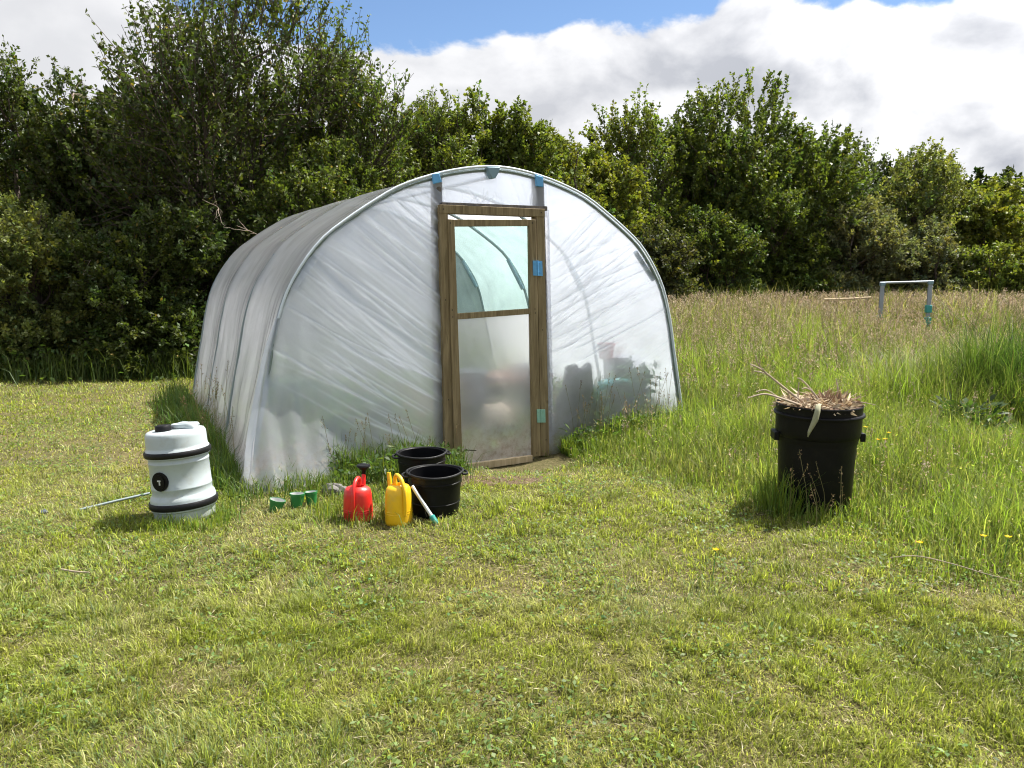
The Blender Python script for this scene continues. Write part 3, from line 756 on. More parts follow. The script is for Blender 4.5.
# -- second row, seen through the gaps
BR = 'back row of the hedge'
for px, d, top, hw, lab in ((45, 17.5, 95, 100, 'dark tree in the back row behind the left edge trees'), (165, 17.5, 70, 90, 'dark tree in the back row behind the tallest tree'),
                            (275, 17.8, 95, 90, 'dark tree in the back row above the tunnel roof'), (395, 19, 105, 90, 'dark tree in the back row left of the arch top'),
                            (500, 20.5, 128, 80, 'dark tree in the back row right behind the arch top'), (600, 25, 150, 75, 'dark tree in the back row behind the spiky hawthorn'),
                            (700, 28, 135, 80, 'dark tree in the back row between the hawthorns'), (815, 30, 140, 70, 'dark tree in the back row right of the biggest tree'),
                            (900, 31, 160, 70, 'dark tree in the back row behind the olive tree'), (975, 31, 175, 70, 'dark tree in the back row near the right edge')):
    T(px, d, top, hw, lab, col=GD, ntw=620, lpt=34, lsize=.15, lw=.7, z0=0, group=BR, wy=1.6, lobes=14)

# hedge foot undergrowth: nettles, brambles and rank grass
def undergrowth():
    A = Acc()
    n = 14000
    t = rng.random(n); x = -10.5+t*11; y = 11.75+(x+6.2)*.18+rng.normal(0, .35, n)+.35*np.abs(rng.normal(0, 1, n))
    hh = 1.0*rng.random(n)**1.2*np.clip(fbm(x*1.3, y*1.3, 61, 3)*3-.95, .08, 1.3)
    P = np.stack([x, y, gz(x, y)+hh], 1)
    v, q, c = leaves(P, rdir(n)+np.array([0, -.2, 1.]), rdir(n)+np.array([0, -.4, -.2]), rng.uniform(.05, .12, n), rng.uniform(.03, .07, n), huev(n, (.085, .14, .028), .22, .15)); A.add(v, q, None, c)
    n = 7000; x = -10.5+rng.random(n)*11; y = 11.5+(x+6.2)*.18+rng.normal(0, .25, n)
    P = np.stack([x, y, gz(x, y)], 1)
    v, q, t_, c = blades(P, rng.uniform(.15, .6, n), rng.uniform(.006, .012, n), rng.uniform(.2, .8, n), rng.uniform(0, 6.28, n), huev(n, (.09, .13, .03), .2, .15)); A.add(v, q, t_, c)
    tag(A.build('undergrowth', M['grass']), kind='stuff')
undergrowth()

# ================================================================== GRASS
BINX, BINY = gp(813, 507); ROLX, ROLY = gp(186, 516)
mA, mB, mC, mD = gp(560, 468), gp(760, 515), gp(870, 562), gp(1024, 600)
mline = np.array([(-.6, 7.0), (0.5, 6.3), (1.15, 5.6), mB, mC, mD, (3.4, 2.9)])
def meadow_depth(x, y):
    """distance behind the mowing edge; negative on the lawn"""
    xe = np.interp(x, mline[:, 0], mline[:, 1])
    return np.where(x > -.6, (y-xe)*.75, -9.)
def in_tunnel(x, y, m=0.):
    lx, ly = to_local(x, y); return (lx > -m) & (lx < W+m) & (ly > -m) & (ly < LEN+m)
def blocked(x, y):
    b = in_tunnel(x, y, .02)
    b |= (np.hypot(x-BINX, y-BINY) < .24) | (np.hypot(x-ROLX, y-ROLY) < .18)
    lx, ly = to_local(x, y)
    dd = ((lx-2.45)/.52)**2+((ly+.27)/.22)**2
    b |= dd < .6+.9*vnoise(x*9, y*9, 77)
    b |= (((x-rsx)/.7)**2+((y-rsy)/.45)**2) < .5+.6*vnoise(x*7, y*7, 78)
    return b
def view_pts(n, d0, d1, p=1.0, xm=.74):
    """random ground points inside a wedge in front of the camera, even per square metre for p=1"""
    u = rng.random(n); d = np.sqrt(d0*d0+u*(d1*d1-d0*d0)) if p == 1 else d0+(d1-d0)*u**p
    return (rng.random(n)*2-1)*xm*(d+.3), d

def lawn():
    A = Acc()
    for n, d0, d1, wmul in ((210000, 1.9, 3.6, .85), (190000, 3.6, 6.2, 1.15), (130000, 6.2, 12.2, 2.0)):
        x, y = view_pts(n, d0, d1)
        md = meadow_depth(x, y); k = ~blocked(x, y) & (md < .6) & ((x < 2.8) | (y < 5.5))
        x, y = x[k], y[k]; n = len(x)
        big = fbm(x*.8, y*.8, 1, 4); sml = fbm(x*5, y*5, 2, 3); tuft = vnoise(x*13, y*13, 6)
        dry = sstep(.42, .68, big*.55+sml*.45+rng.normal(0, .07, n))
        h = (.018+.050*tuft**2*(.5+sml))*rng.uniform(.5, 1.5, n)*(1-.35*dry)
        lean = np.clip(rng.normal(.72, .22, n)+.1*dry, .1, .985)
        flow = fbm(x*1.7, y*1.7, 8, 2)*9
        az = np.where(rng.random(n) < .5, flow+rng.normal(0, .7, n), rng.uniform(0, 6.28, n))
        gcol = np.array([.200, .240, .036])*(1+.30*(vnoise(x*2.2, y*2.2, 9)-.5))[:, None]
        dcol = np.array([.40, .345, .17])
        f = np.clip(dry*.44-.01+rng.normal(0, .18, n), 0, 1)[:, None]
        c = (gcol*(1-f)+dcol*f)*np.exp(rng.normal(0, .42, (n, 1)))
        st = rng.random(n) < .035; c[st] = np.array([.52, .47, .30])*rng.uniform(.6, 1.2, (st.sum(), 1)); lean[st] = np.clip(lean[st]+.25, 0, .98)
        cool = rng.random(n) < .12*sstep(.45, .6, vnoise(x*3, y*3, 14)); c[cool] = np.array([.17, .25, .10])*rng.uniform(.7, 1.3, (cool.sum(), 1))
        w = rng.uniform(.0026, .0060, n)*wmul
        P = np.stack([x, y, gz(x, y)-.003], 1)
        v, q, t, c = blades(P, h*1.25, w, lean, az, np.clip(c, .01, .6)); A.add(v, q, t, c)
    # thatch: dry clippings lying flat
    n = 26000; x, y = view_pts(n, 1.9, 9); k = ~blocked(x, y) & (meadow_depth(x, y) < .3); x, y = x[k], y[k]; n = len(x)
    P = np.stack([x, y, gz(x, y)+rng.uniform(.006, .03, n)], 1); a = rng.uniform(0, 6.28, n)
    ax = np.stack([np.cos(a), np.sin(a), rng.normal(0, .25, n)], 1)
    v, q, c = leaves(P, np.tile([0, 0, 1.], (n, 1))+rdir(n)*.4, ax, rng.uniform(.02, .07, n), rng.uniform(.002, .0045, n), np.array([.50, .44, .28])*rng.uniform(.35, 1.2, (n, 1))); A.add(v, q, None, c)
    # clover, plantain and daisy rosettes
    n = 60000; x, y = view_pts(n, 1.9, 9); k = ~blocked(x, y) & (vnoise(x*2.6+5, y*2.6, 15)*.6+vnoise(x*8, y*8, 16)*.4 > .52); x, y = x[k], y[k]; n = len(x)
    P = np.stack([x, y, gz(x, y)+rng.uniform(.012, .04, n)], 1); a = rng.uniform(0, 6.28, n)
    ax = np.stack([np.cos(a), np.sin(a), rng.normal(.1, .3, n)], 1)
    v, q, c = leaves(P, np.tile([0, 0, 1.], (n, 1))+rdir(n)*.45, ax, rng.uniform(.012, .032, n), rng.uniform(.009, .02, n), huev(n, (.14, .21, .05), .3, .18)); A.add(v, q, None, c)
    tag(A.build('lawn_grass', M['grass']), kind='stuff')
lawn()

def seedheads(A, tip, d, L, n_fl, col, fl=.02, wd=.35):
    """loose panicles: small flakes round the end of each stem"""
    n = len(tip)
    t = rng.random((n, n_fl)); p = tip[:, None]-d[:, None]*(t*L[:, None])[..., None]
    p = p+rng.normal(0, 1, (n, n_fl, 3))*(L[:, None, None]*wd*.25*(t[..., None]*.8+.25))
    p = p.reshape(-1, 3); m = len(p)
    ax = np.repeat(d, n_fl, 0)+rdir(m)*.8
    v, q, c = leaves(p, rdir(m), ax, fl*rng.uniform(.6, 1.4, m), fl*.4*rng.uniform(.6, 1.4, m), np.repeat(col, n_fl, 0)*rng.uniform(.7, 1.25, (m, 1))); A.add(v, q, None, c)

def meadow():
    A = Acc()
    for n, y0_, y1_, hm, wmul, mode in ((190000, 3.2, 8.5, 1., .95, 0), (170000, 8.0, 15, 1., 1.5, 1), (120000, 14.5, 26, 1., 2.8, 2)):
        x, y = view_pts(n, y0_, y1_, 1, .78)
        md = meadow_depth(x, y); ed = md+.55*(fbm(x*1.3, y*1.3, 51, 3)-.5)
        k = (x > -.6) & (ed > -.05) & ~blocked(x, y) & (rng.random(n) < sstep(-.1, .7, ed)*.85+.15)
        hedge = (y > 11.2+(x+6.2)*1.02); k &= ~(hedge & (x < 3))
        x, y, md, ed = x[k], y[k], md[k], ed[k]; n = len(x)
        hh = .07+.20*sstep(0, .9, ed)+.22*sstep(1.5, 5, md)+.28*sstep(4.5, 10, md)
        patch = fbm(x*.9, y*.9, 52, 3); hh = hh*(.55+.9*patch)
        hh = hh*(1-.55*np.exp(-(((x-4.9)/.9)**2+((y-7.0)/.55)**2)))
        rk = np.exp(-(((x-5.45)/.85)**2+((y-8.15)/.6)**2)); hh = hh+.6*rk     # the rank dark tuft on the right
        pale = np.exp(-(((x-4.6)/.5)**2+((y-9.3)/.8)**2))
        gap = np.exp(-(((x-7.6)/1.0)**2+((y-13.3)/1.7)**2)); hh = hh*(1-.5*gap)
        hh = hh*(1-.55*np.exp(-(((x-1.0)/.85)**2+((y-6.55)/.75)**2)))
        hh = hh*(1-.6*np.exp(-(((x-BINX+.1)/.45)**2+((y-BINY+.45)/.42)**2)))
        h = hh*rng.uniform(.4, 1.25, n)*(.7+.6*vnoise(x*6, y*6, 57))
        lean = np.clip(rng.normal(.48, .26, n), .05, .97)
        az = rng.uniform(0, 6.28, n)
        g = np.array([.165, .235, .036])*(1+.5*(vnoise(x*1.1, y*1.1, 53)-.5))[:, None]
        g = g*(1-.74*np.clip(rk, 0, 1)[:, None]*np.array([1, .85, .6]))
        f = np.clip(.10+.34*sstep(5, 12, md)+.4*(vnoise(x*3.1, y*3.1, 58)-.5)+rng.normal(0, .22, n)-.4*rk, 0, 1)[:, None]
        c = (g*(1-f)+np.array([.36, .29, .15])*f)*np.exp(rng.normal(0, .34, (n, 1)))
        pk = rng.random(n) < pale*.6; c[pk] = np.array([.30, .32, .22])
        w = rng.uniform(.004, .008, n)*wmul
        P = np.stack([x, y, gz(x, y)-.005], 1)
        v, q, t, c = blades(P, h*1.1, w, lean, az, np.clip(c, .01, .6)); A.add(v, q, t, c)
    # small leaves, buds and broken bits mixed through the sward
    for n, y0_, y1_, l_ in ((52000, 3.2, 8.5, .022), (60000, 8, 15, .035), (46000, 14.5, 26, .055)):
        x, y = view_pts(n, y0_, y1_, 1, .78); md = meadow_depth(x, y)
        k = (x > -.5) & (md > .1) & ~blocked(x, y) & ~((y > 11.2+(x+6.2)*1.02) & (x < 3)) & (rng.random(n) < .25+1.2*fbm(x*2.1, y*2.1, 59, 3)-.25); x, y, md = x[k], y[k], md[k]; n = len(x)
        hh = (.10+.22*sstep(0, .9, md)+.22*sstep(1.5, 5, md)+.26*sstep(4.5, 10, md))*rng.uniform(.35, 1., n)
        near = np.exp(-(((x-BINX+.1)/.45)**2+((y-BINY+.45)/.42)**2)); hh = hh*(1-.7*near)
        P = np.stack([x, y, gz(x, y)+hh], 1)
        c = huev(n, (.20, .25, .06), .35, .2); p_ = rng.random(n); c[p_ < .22] = np.array([.46, .40, .26]); c[(p_ > .22) & (p_ < .36)] = np.array([.36, .24, .18]); c[(p_ > .36) & (p_ < .5)] = np.array([.06, .10, .03])
        v, q, c = leaves(P, rdir(n)+np.array([0, 0, .6]), rdir(n), l_*rng.uniform(.5, 1.5, n), l_*.35*rng.uniform(.5, 1.4, n), c*rng.uniform(.7, 1.2, (n, 1))); A.add(v, q, None, c)
    tag(A.build('meadow_grass', M['grass']), kind='stuff')
    # flowering stems with their pinkish brown heads
    B = Acc()
    for n, y0_, y1_, fl, nf, sr in ((6000, 4.5, 8.5, .018, 16, .0016), (22000, 8.2, 15, .028, 12, .0024), (42000, 14, 26, .045, 8, .0035)):
        x, y = view_pts(n, y0_, y1_, 1, .78); md = meadow_depth(x, y)
        k = (x > -.4) & (md > .3) & ~blocked(x, y) & (rng.random(n) < .08+.92*sstep(3.0, 9, md)) & (rng.random(n) < .35+1.1*fbm(x*.8, y*.8, 55, 3))
        k &= ~((y > 11.2+(x+6.2)*1.02) & (x < 3))
        x, y, md = x[k], y[k], md[k]; n = len(x)
        gap = np.exp(-(((x-7.6)/1.0)**2+((y-13.3)/1.7)**2))
        h = (1-.45*gap)*(.42+.18*sstep(1.5, 5, md)+.30*sstep(4.5, 10, md))*rng.uniform(.6, 1.2, n)
        a = rng.uniform(0, 6.28, n); ln = rng.uniform(.02, .28, n)
        P0 = np.stack([x, y, gz(x, y)], 1); d = np.stack([np.cos(a)*ln, np.sin(a)*ln, np.ones(n)], 1); d /= np.linalg.norm(d, axis=1, keepdims=True)
        tip = P0+d*h[:, None]; tip[:, :2] += (d[:, :2]*h[:, None])*.25
        P = np.stack([P0, P0*.5+tip*.5-np.stack([d[:, 0]*0.02, d[:, 1]*.02, 0*a], 1), tip], 1)
        v, q = tubes(P, np.full((n, 3), sr), 3)
        col = np.array([[.45, .355, .265]])*(1+rng.normal(0, .18, (n, 1)))*np.array([[1, 1, 1]]); pale = rng.random(n) < .35; col[pale] = np.array([.56, .47, .34])
        B.add(v, q, None, np.repeat(np.tile([[.24, .22, .10]], (n, 1)), 9, 0))
        seedheads(B, tip, d, np.minimum(.16, h*.28)*rng.uniform(.7, 1.2, n), nf, np.clip(col, .02, .7), fl, .5)
    tag(B.build('flowering_grass', M['dry']), kind='stuff')
meadow()

def tunnel_weeds():
    A = Acc()
    def strip(n, lx, ly, h0, h1, base=(.095, .15, .03), w=(.004, .009)):
        x, y = to_world(lx, ly); P = np.stack([x, y, gz(x, y)], 1)
        v, q, t, c = blades(P, rng.uniform(h0, h1, n)*np.clip(.35+1.2*vnoise(x*4, y*4, 71), .3, 1.3), rng.uniform(*w, n), np.clip(rng.normal(.45, .22, n), .05, .95), rng.uniform(0, 6.28, n), huev(n, base, .25, .2)); A.add(v, q, t, c)
    n = 5600; strip(n, -.08-np.abs(rng.normal(0, .16, n)), rng.uniform(-.3, LEN, n), .06, .28)
    n = 2000; strip(n, rng.uniform(.5, 1.7, n), -.16-np.abs(rng.normal(0, .12, n)), .06, .30)
    n = 5200; strip(n, rng.uniform(2.75, 4.5, n), -.05-np.abs(rng.normal(0, .18, n)), .05, .22, (.155, .22, .034))
    n = 3000; strip(n, W+.04+np.abs(rng.normal(0, .2, n)), rng.uniform(-.2, LEN, n), .1, .5)
    for cx, cy, sd, n, h1 in ((BINX, BINY, .33, 900, .17), (ROLX+.12, ROLY-.12, .2, 700, .12), (BINX-.25, BINY-.1, .12, 350, .38), (-1.0, 4.95, .25, 500, .16)):
        a = rng.uniform(0, 6.28, n); r = np.abs(rng.normal(sd, sd*.25, n)); x = cx+r*np.cos(a); y = cy+r*np.sin(a)
        P = np.stack([x, y, gz(x, y)], 1)
        v, q, t, c = blades(P, rng.uniform(.06, h1, n), rng.uniform(.004, .007, n), np.clip(rng.normal(.4, .2, n), .05, .9), rng.uniform(0, 6.28, n), huev(n, (.155, .215, .036), .22, .2)); A.add(v, q, t, c)
    n = 3200; strip(n, rng.uniform(-.25, 1.5, n), -.22-np.abs(rng.normal(0, .26, n)), .05, .24, (.10, .15, .03))
    # broad weed leaves by the front left skirt and right base
    for n, x0, x1, yo in ((300, 1.0, 1.65, -.25), (500, 2.8, 4.3, -.12), (160, .5, 1.0, -.5)):
        lx = rng.uniform(x0, x1, n); ly = yo-np.abs(rng.normal(0, .09, n)); x, y = to_world(lx, ly)
        P = np.stack([x, y, gz(x, y)+rng.uniform(.02, .22, n)], 1)
        v, q, c = leaves(P, rdir(n)+np.array([0, -.3, 1.]), rdir(n), rng.uniform(.03, .09, n), rng.uniform(.015, .035, n), huev(n, (.075, .13, .028), .2, .15)); A.add(v, q, None, c)
    tag(A.build('tunnel_weeds', M['grass']), kind='stuff')
    B = Acc()
    def stalks(lx, ly, h):
        n = len(lx); x, y = to_world(lx, ly); a = rng.uniform(0, 6.28, n); ln = rng.uniform(.05, .3, n)
        P0 = np.stack([x, y, gz(x, y)], 1); d = np.stack([np.cos(a)*ln, np.sin(a)*ln, np.ones(n)], 1); d /= np.linalg.norm(d, axis=1, keepdims=True)
        tip = P0+d*h[:, None]; mid = (P0+tip)/2-np.stack([np.cos(a), np.sin(a), 0*a], 1)*.02
        v, q = tubes(np.stack([P0, mid, tip], 1), np.full((n, 3), .0016), 3); B.add(v, q, None, np.array([.20, .19, .08]))
        seedheads(B, tip, d, np.full(n, .11), 16, np.array([[.22, .16, .09]])*rng.uniform(.7, 1.2, (n, 1)), .014, .35)
    n = 26; stalks(rng.uniform(-.35, -.02, n), rng.uniform(-.1, 1.6, n), rng.uniform(.45, .85, n))
    n = 20; stalks(rng.uniform(.55, 1.6, n), rng.uniform(-.4, -.15, n), rng.uniform(.28, .55, n))
    n = 46; stalks(rng.uniform(2.9, 4.4, n), rng.uniform(-.35, -.03, n), rng.uniform(.35, .72, n))
    n = 14; lx, ly = to_local(BINX+rng.normal(0, .22, n), BINY-.3-rng.random(n)*.15); stalks(lx, ly, rng.uniform(.2, .5, n))
    tag(B.build('grass_stalks', M['dry']), kind='stuff')
tunnel_weeds()

# ================================================================== THINGS ON THE LAWN
def gloc(px, py, dz=0):
    x, y = gp(px, py); 
    for _ in range(3):
        x, y = gp(px, py, float(gz(x, y)))
    return (x, y, float(gz(x, y))+dz)

# ---- water roller
rl = empty('water_barrel', (ROLX, ROLY, float(gz(ROLX, ROLY))-.01), 0, 'white rolling water barrel with two black bands standing on the lawn', 'water barrel')
rl.rotation_euler = (R(-2), R(-4.2), R(0)); rl.scale = (.98, .98, 1.06)
body = MB().lathe([(.0, 0), (.165, 0), (.185, .012), (.19, .03), (.192, .075), (.205, .083), (.205, .145), (.203, .150), (.199, .163), (.190, .172), (.188, .18), (.188, .21), (.190, .213), (.190, .221), (.188, .224), (.1865, .365), (.189, .368), (.189, .376), (.1865, .379), (.187, .40), (.200, .405), (.198, .452), (.192, .456), (.190, .47), (.189, .525), (.186, .545), (.178, .557), (.162, .562), (0, .564)], 56, capb=False)
body.build('body', M['white_pl'], rl, angle=55)
for z0_, z1_, r in ((.092, .132, .206), (.410, .445, .199)):
    MB().lathe([(r-.012, z0_), (r+.004, z0_), (r+.010, z0_+.008), (r+.010, z1_-.008), (r+.004, z1_), (r-.012, z1_)], 56, capb=False).build('band', M['black_rub'], rl)
MB().lathe([(.0, .556), (.046, .556), (.050, .562), (.050, .588), (.044, .598), (.0, .598)], 28, c=(-.055, -.05, 0), capb=False).build('cap', M['black_rub'], rl)
hp = spline([(-.02, .04, .54), (.01, .03, .565), (.06, .01, .575), (.12, -.01, .566), (.155, -.02, .53)], 6)
MB().tube(hp, [.022]*3+[.03]*(len(hp)-6)+[.022]*3, 12).build('handle', M['white_pl'], rl)
MB().lathe([(.0, .568), (.09, .568), (.096, .58), (.088, .592), (0, .594)], 30, sy=.62, c=(.055, .03, 0), capb=False).build('lid_boss', M['white_pl'], rl)
dh = R(-107); ch, sh = math.cos(dh), math.sin(dh)
hub = MB(); zc = .275
def disc(r, d0, d1, n=28):
    v = []
    for dd in (d0, d1):
        for k in range(n):
            a = 2*math.pi*k/n; u = r*math.cos(a); z = r*math.sin(a)
            v.append((ch*dd-sh*u, sh*dd+ch*u, zc+z))
    return v, [tuple(range(n)), tuple(range(2*n-1, n-1, -1))]+[(k, (k+1) % n, (k+1) % n+n, k+n) for k in range(n)]
hub.add(*disc(.058, .17, .197)).add(*disc(.042, .194, .202))
ho = hub.build('hub', M['black_pl'], rl)
tt = MB()
for du, dz, su, sz in ((.004, .008, .024, .008), (.007, -.006, .008, .024)):
    v = [(ch*dd-sh*(du+a*su/2), sh*dd+ch*(du+a*su/2), zc+dz+b*sz/2) for dd in (.20, .2065) for a, b in ((-1, -1), (1, -1), (1, 1), (-1, 1))]
    tt.add(v, [(0, 1, 2, 3), (7, 6, 5, 4), (0, 1, 5, 4), (1, 2, 6, 5), (2, 3, 7, 6), (3, 0, 4, 7)])
tt.build('tap', M['white_in'], ho)
# tow handle lying beside it
a_, b_ = gloc(80, 513, .022), gloc(150, 498, .035)
rod = MB().tube([a_, ((a_[0]+b_[0])/2, (a_[1]+b_[1])/2, (a_[2]+b_[2])/2+.002), b_], .0095, 10)
rd = empty('hose_pipe', a_, 0, 'grey blue pipe lying on the grass left of the white barrel', 'pipe')
ro = rod.build('pipe', M['hose'], None); ro.parent = rd; ro.matrix_parent_inverse = Matrix.Translation(Vector(a_)).inverted()
c_ = gloc(47, 516, .02); d_ = gloc(41, 517, .025)
tag(MB().tube([c_, ((c_[0]+d_[0])/2, c_[1], c_[2]+.01), d_], [.012, .02, .014], 10).build('hose_connector', M['slate']), 'small dark hose connector in the grass beyond the end of the grey pipe', 'hose fitting')

# ---- watering cans
def can(name, label, mat, loc, rz, w, h, rose):
    r = empty(name, loc, rz, label, 'watering can')
    b = MB()
    # oval body: shoulder rises to a filling mouth
    b.lathe([(0, 0), (w*.9, 0), (w, .012), (w*1.02, h*.12), (w*1.0, h*.5), (w*.96, h*.8), (w*.90, h*.93), (w*.78, h*1.0), (w*.55, h*1.035), (w*.50, h*1.05), (w*.46, h*1.05), (w*.45, h*1.0), (w*.44, h*.9), (0, h*.88)], 36, sx=1, sy=.86, capb=False)
    for zz in (.3, .36):
        b.lathe([(w*1.012, h*zz), (w*1.03, h*zz+.004), (w*1.012, h*zz+.008)], 36, sy=.86, capb=False)
    b.build('body', mat, r)
    hp = spline([(0, w*.40, h*1.0), (0, w*.42, h*1.18), (0, w*.12, h*1.27), (0, -w*.45, h*1.2), (0, -w*.86, h*.95), (0, -w*.95, h*.62), (0, -w*.86, h*.3)], 6)
    MB().tube(hp, [.013]*len(hp), 10).build('handle', mat, r)
    sp = spline([(0, w*.6, h*.22), (0, w*1.05, h*.55), (0, w*1.2, h*.95), (0, w*1.35, h*1.25 if not rose else h*1.28)], 6)
    so = MB().tube(sp, [.022-.010*i/len(sp) for i in range(len(sp))], 10).build('spout', mat, r)
    if rose:
        e = sp[-1]; m = MB()
        m.lathe([(.013, -.012), (.015, .015), (.040, .040), (.046, .048), (.042, .056), (0, .062)], 22, c=tuple(e))
        m.build('rose', M['black_pl'], r)
    return r
can('watering_can', 'red plastic watering can with upright spout and black rose', M['red_pl'], gloc(358.5, 520, -.005), R(-8), .094, .222, True)
yc = can('watering_can', 'yellow plastic watering can with curved handle beside the black tubs', M['yel_pl'], gloc(399, 523, -.005), R(38), .088, .25, False)

# ---- black tubs
def tub(label, loc, r0, r1, h, rz):
    t = empty('tub', loc, rz, label, 'bucket', 'black tubs by the tunnel door')
    MB().lathe([(0, 0), (r0*.97, 0), (r0, .01), (r0+(r1-r0)*.3, h*.30), (r0+(r1-r0)*.31+.003, h*.31), (r0+(r1-r0)*.33+.003, h*.33), (r0+(r1-r0)*.34, h*.34), (r0+(r1-r0)*.78, h*.76), (r0+(r1-r0)*.79+.004, h*.77), (r0+(r1-r0)*.83+.004, h*.81), (r0+(r1-r0)*.84, h*.82), (r1*.985, h*.93), (r1, h*.94), (r1, h*.99), (r1-.008, h), (r1-.012, h*.985), (r1*.93, h*.7), (r0*.96, .02), (0, .016)], 48, capb=False).build('body', M['black_pl'], t)
    rim = MB(); n = 64; pts = []
    for k in range(n+1):
        a = 2*math.pi*k/n; f = 1+.045*abs(math.cos(a))**10
        pts.append((r1*f*math.cos(a), r1*f*math.sin(a), h+.004*math.cos(2*a)))
    rim.tube(pts, .0085, 8, False); rim.build('rim', M['black_rub'], t)
    for s in (-1, 1):
        MB().tube(spline([(s*r1*.99, -.055, h-.012), (s*(r1+.03), -.04, h-.016), (s*(r1+.036), 0, h-.016), (s*(r1+.03), .04, h-.016), (s*r1*.99, .055, h-.012)], 5), .008, 8).build('handle', M['black_rub'], t)
    return t
tub('black tub standing nearest the camera beside the yellow watering can', gloc(435.5, 512, -.006), .155, .178, .285, R(12))
bx, by, bz = gloc(421, 490)
tub('black tub half hidden behind the other tub against the tunnel front', (bx, by+.08, bz-.006), .16, .178, .27, R(20))

# ---- long handled tool leaning on the tub
f0 = gloc(437, 526, .012); tx, ty, tz = at(412, 486, f0[1]+.10)
st = empty('hand_tool', f0, 0, 'pale grey stick with a teal end leaning against the front tub', 'garden tool')
v0 = Vector(f0); v1 = Vector((tx, ty, tz)); dv = v1-v0
MB().tube([dv*.16, dv*.5, dv], .0115, 10).build('shaft', M['grey_tube'], st)
MB().tube([dv*.0, dv*.02, dv*.1, dv*.2, dv*.22], [.010, .016, .017, .019, .014], 10).build('grip', M['teal_pl'], st)

# ---- small green pots
for k, (px, py, dia, ht, tilt, lab) in enumerate(((275, 511, .105, .085, 14, 'small green pot tilted in the grass, leftmost of three by the tunnel corner'), (297, 507, .10, .10, 2, 'small green pot at the tunnel skirt, middle one of three'), (312, 505, .085, .10, -3, 'small narrow green pot nearest the red watering can'))):
    p = empty('plant_pot', gloc(px, py, -.004), 0, lab, 'plant pot', 'small green pots by the tunnel corner')
    p.rotation_euler = (R(-4), R(tilt), 0); r1 = dia/2; r0 = r1*.72
    MB().lathe([(0, 0), (r0, 0), (r1*.94, ht*.84), (r1, ht*.85), (r1*1.02, ht), (r1*.95, ht), (r1*.93, ht*.85)], 28, capb=False).build('body', M['green_pl'], p)
    MB().lathe([(r1*.935, ht*.97), (r1*.92, ht*.8), (r0*.9, .012), (0, .010)], 28, capb=False).build('lining', M['white_in'], p)
# ---- stones at the skirt
def stone(label, loc, s, sd):
    rr = np.random.default_rng(sd); m = MB(); n, k = 9, 14
    v = []; f = []
    for i in range(n):
        ph = math.pi*i/(n-1)
        for j in range(k):
            th = 2*math.pi*j/k; r = 1+.22*math.sin(3*th+sd)*math.sin(ph)+rr.normal(0, .05)
            v.append((s[0]*r*math.sin(ph)*math.cos(th), s[1]*r*math.sin(ph)*math.sin(th), s[2]*(1+math.cos(ph))*.5*r))
    f = [(i*k+j, i*k+(j+1) % k, (i+1)*k+(j+1) % k, (i+1)*k+j) for i in range(n-1) for j in range(k)]
    o = m.add(v, f).build('stone', M['stone']); o.location = loc; o.rotation_euler = (0, 0, sd)
    tag(o, label, 'stone', None)
stone('grey stone holding down the tunnel skirt behind the red watering can', gloc(334, 494, -.02), (.09, .06, .09), 3)
# ---- black bin with dry plant waste
bz0 = float(gz(BINX, BINY)); H_ = .68
bn = empty('garden_bin', (BINX, BINY, bz0-.01), R(-6), 'tall black plastic bin full of dry plant waste in the long grass', 'bin')
MB().lathe([(0, 0), (.232, 0), (.240, .015), (.250, .30), (.258, .475), (.270, .485), (.276, .50), (.279, .52), (.281, .60), (.282, .612), (.294, .615), (.297, .625), (.293, .632), (.281, .634), (.281, .668), (.284, .68), (.280, .686), (.280, .680), (.277, .62), (.270, .50), (.262, .45), (0, .44)], 64, capb=False).build('body', M['black_pl'], bn); bn.scale = (.97, .97, 1.07)
for s in (-1, 1):
    h = MB()
    h.box((s*.284, 0, .50), (.03, .13, .012)); h.box((s*.299, 0, .478), (.008, .13, .05))
    for q in (-.06, .06): h.box((s*.283, q, .474), (.03, .01, .042))
    h.build('handle', M['black_pl'], bn, .004)
# dry waste: brown crumbly heap plus countless stems
hp = MB(); nr, na = 12, 44; v = []; f = []
for i in range(nr+1):
    for k in range(na):
        a = 2*math.pi*k/na; r = .268*i/nr
        z = .695+.035*(1-(i/nr)**2)+.045*(float(vnoise(np.array([r*math.cos(a)*22+9]), np.array([r*math.sin(a)*22+9]), 91)[0])-.5)
        v.append((BINX+r*math.cos(a), BINY+r*math.sin(a), bz0+z))
f = [(i*na+k, i*na+(k+1) % na, (i+1)*na+(k+1) % na, (i+1)*na+k) for i in range(nr) for k in range(na)]
A = Acc()
A.add(np.array(v), np.array(f), None, np.array([.10, .065, .045]))
n = 900; a = rng.uniform(0, 6.28, n); r = .225*np.sqrt(rng.random(n)); P = np.stack([BINX+r*np.cos(a), BINY+r*np.sin(a), bz0+.71+.03*rng.random(n)], 1)
v_, q_, c_ = leaves(P, rdir(n)+np.array([0, 0, .6]), rdir(n)*np.array([1, 1, .5]), rng.uniform(.03, .10, n), rng.uniform(.006, .022, n), np.where(rng.random((n, 1)) < .5, np.array([[.24, .16, .10]]), np.array([[.50, .41, .29]]))*rng.uniform(.6, 1.2, (n, 1))); A.add(v_, q_, None, c_)
n = 70; a = rng.uniform(0, 6.28, n); r = .22*np.sqrt(rng.random(n)); P0 = np.stack([BINX+r*np.cos(a), BINY+r*np.sin(a), np.full(n, bz0+.72)], 1)
b = rng.uniform(0, 6.28, n); d = np.stack([np.cos(b), np.sin(b), rng.uniform(-.05, .35, n)], 1); d /= np.linalg.norm(d, axis=1, keepdims=True)
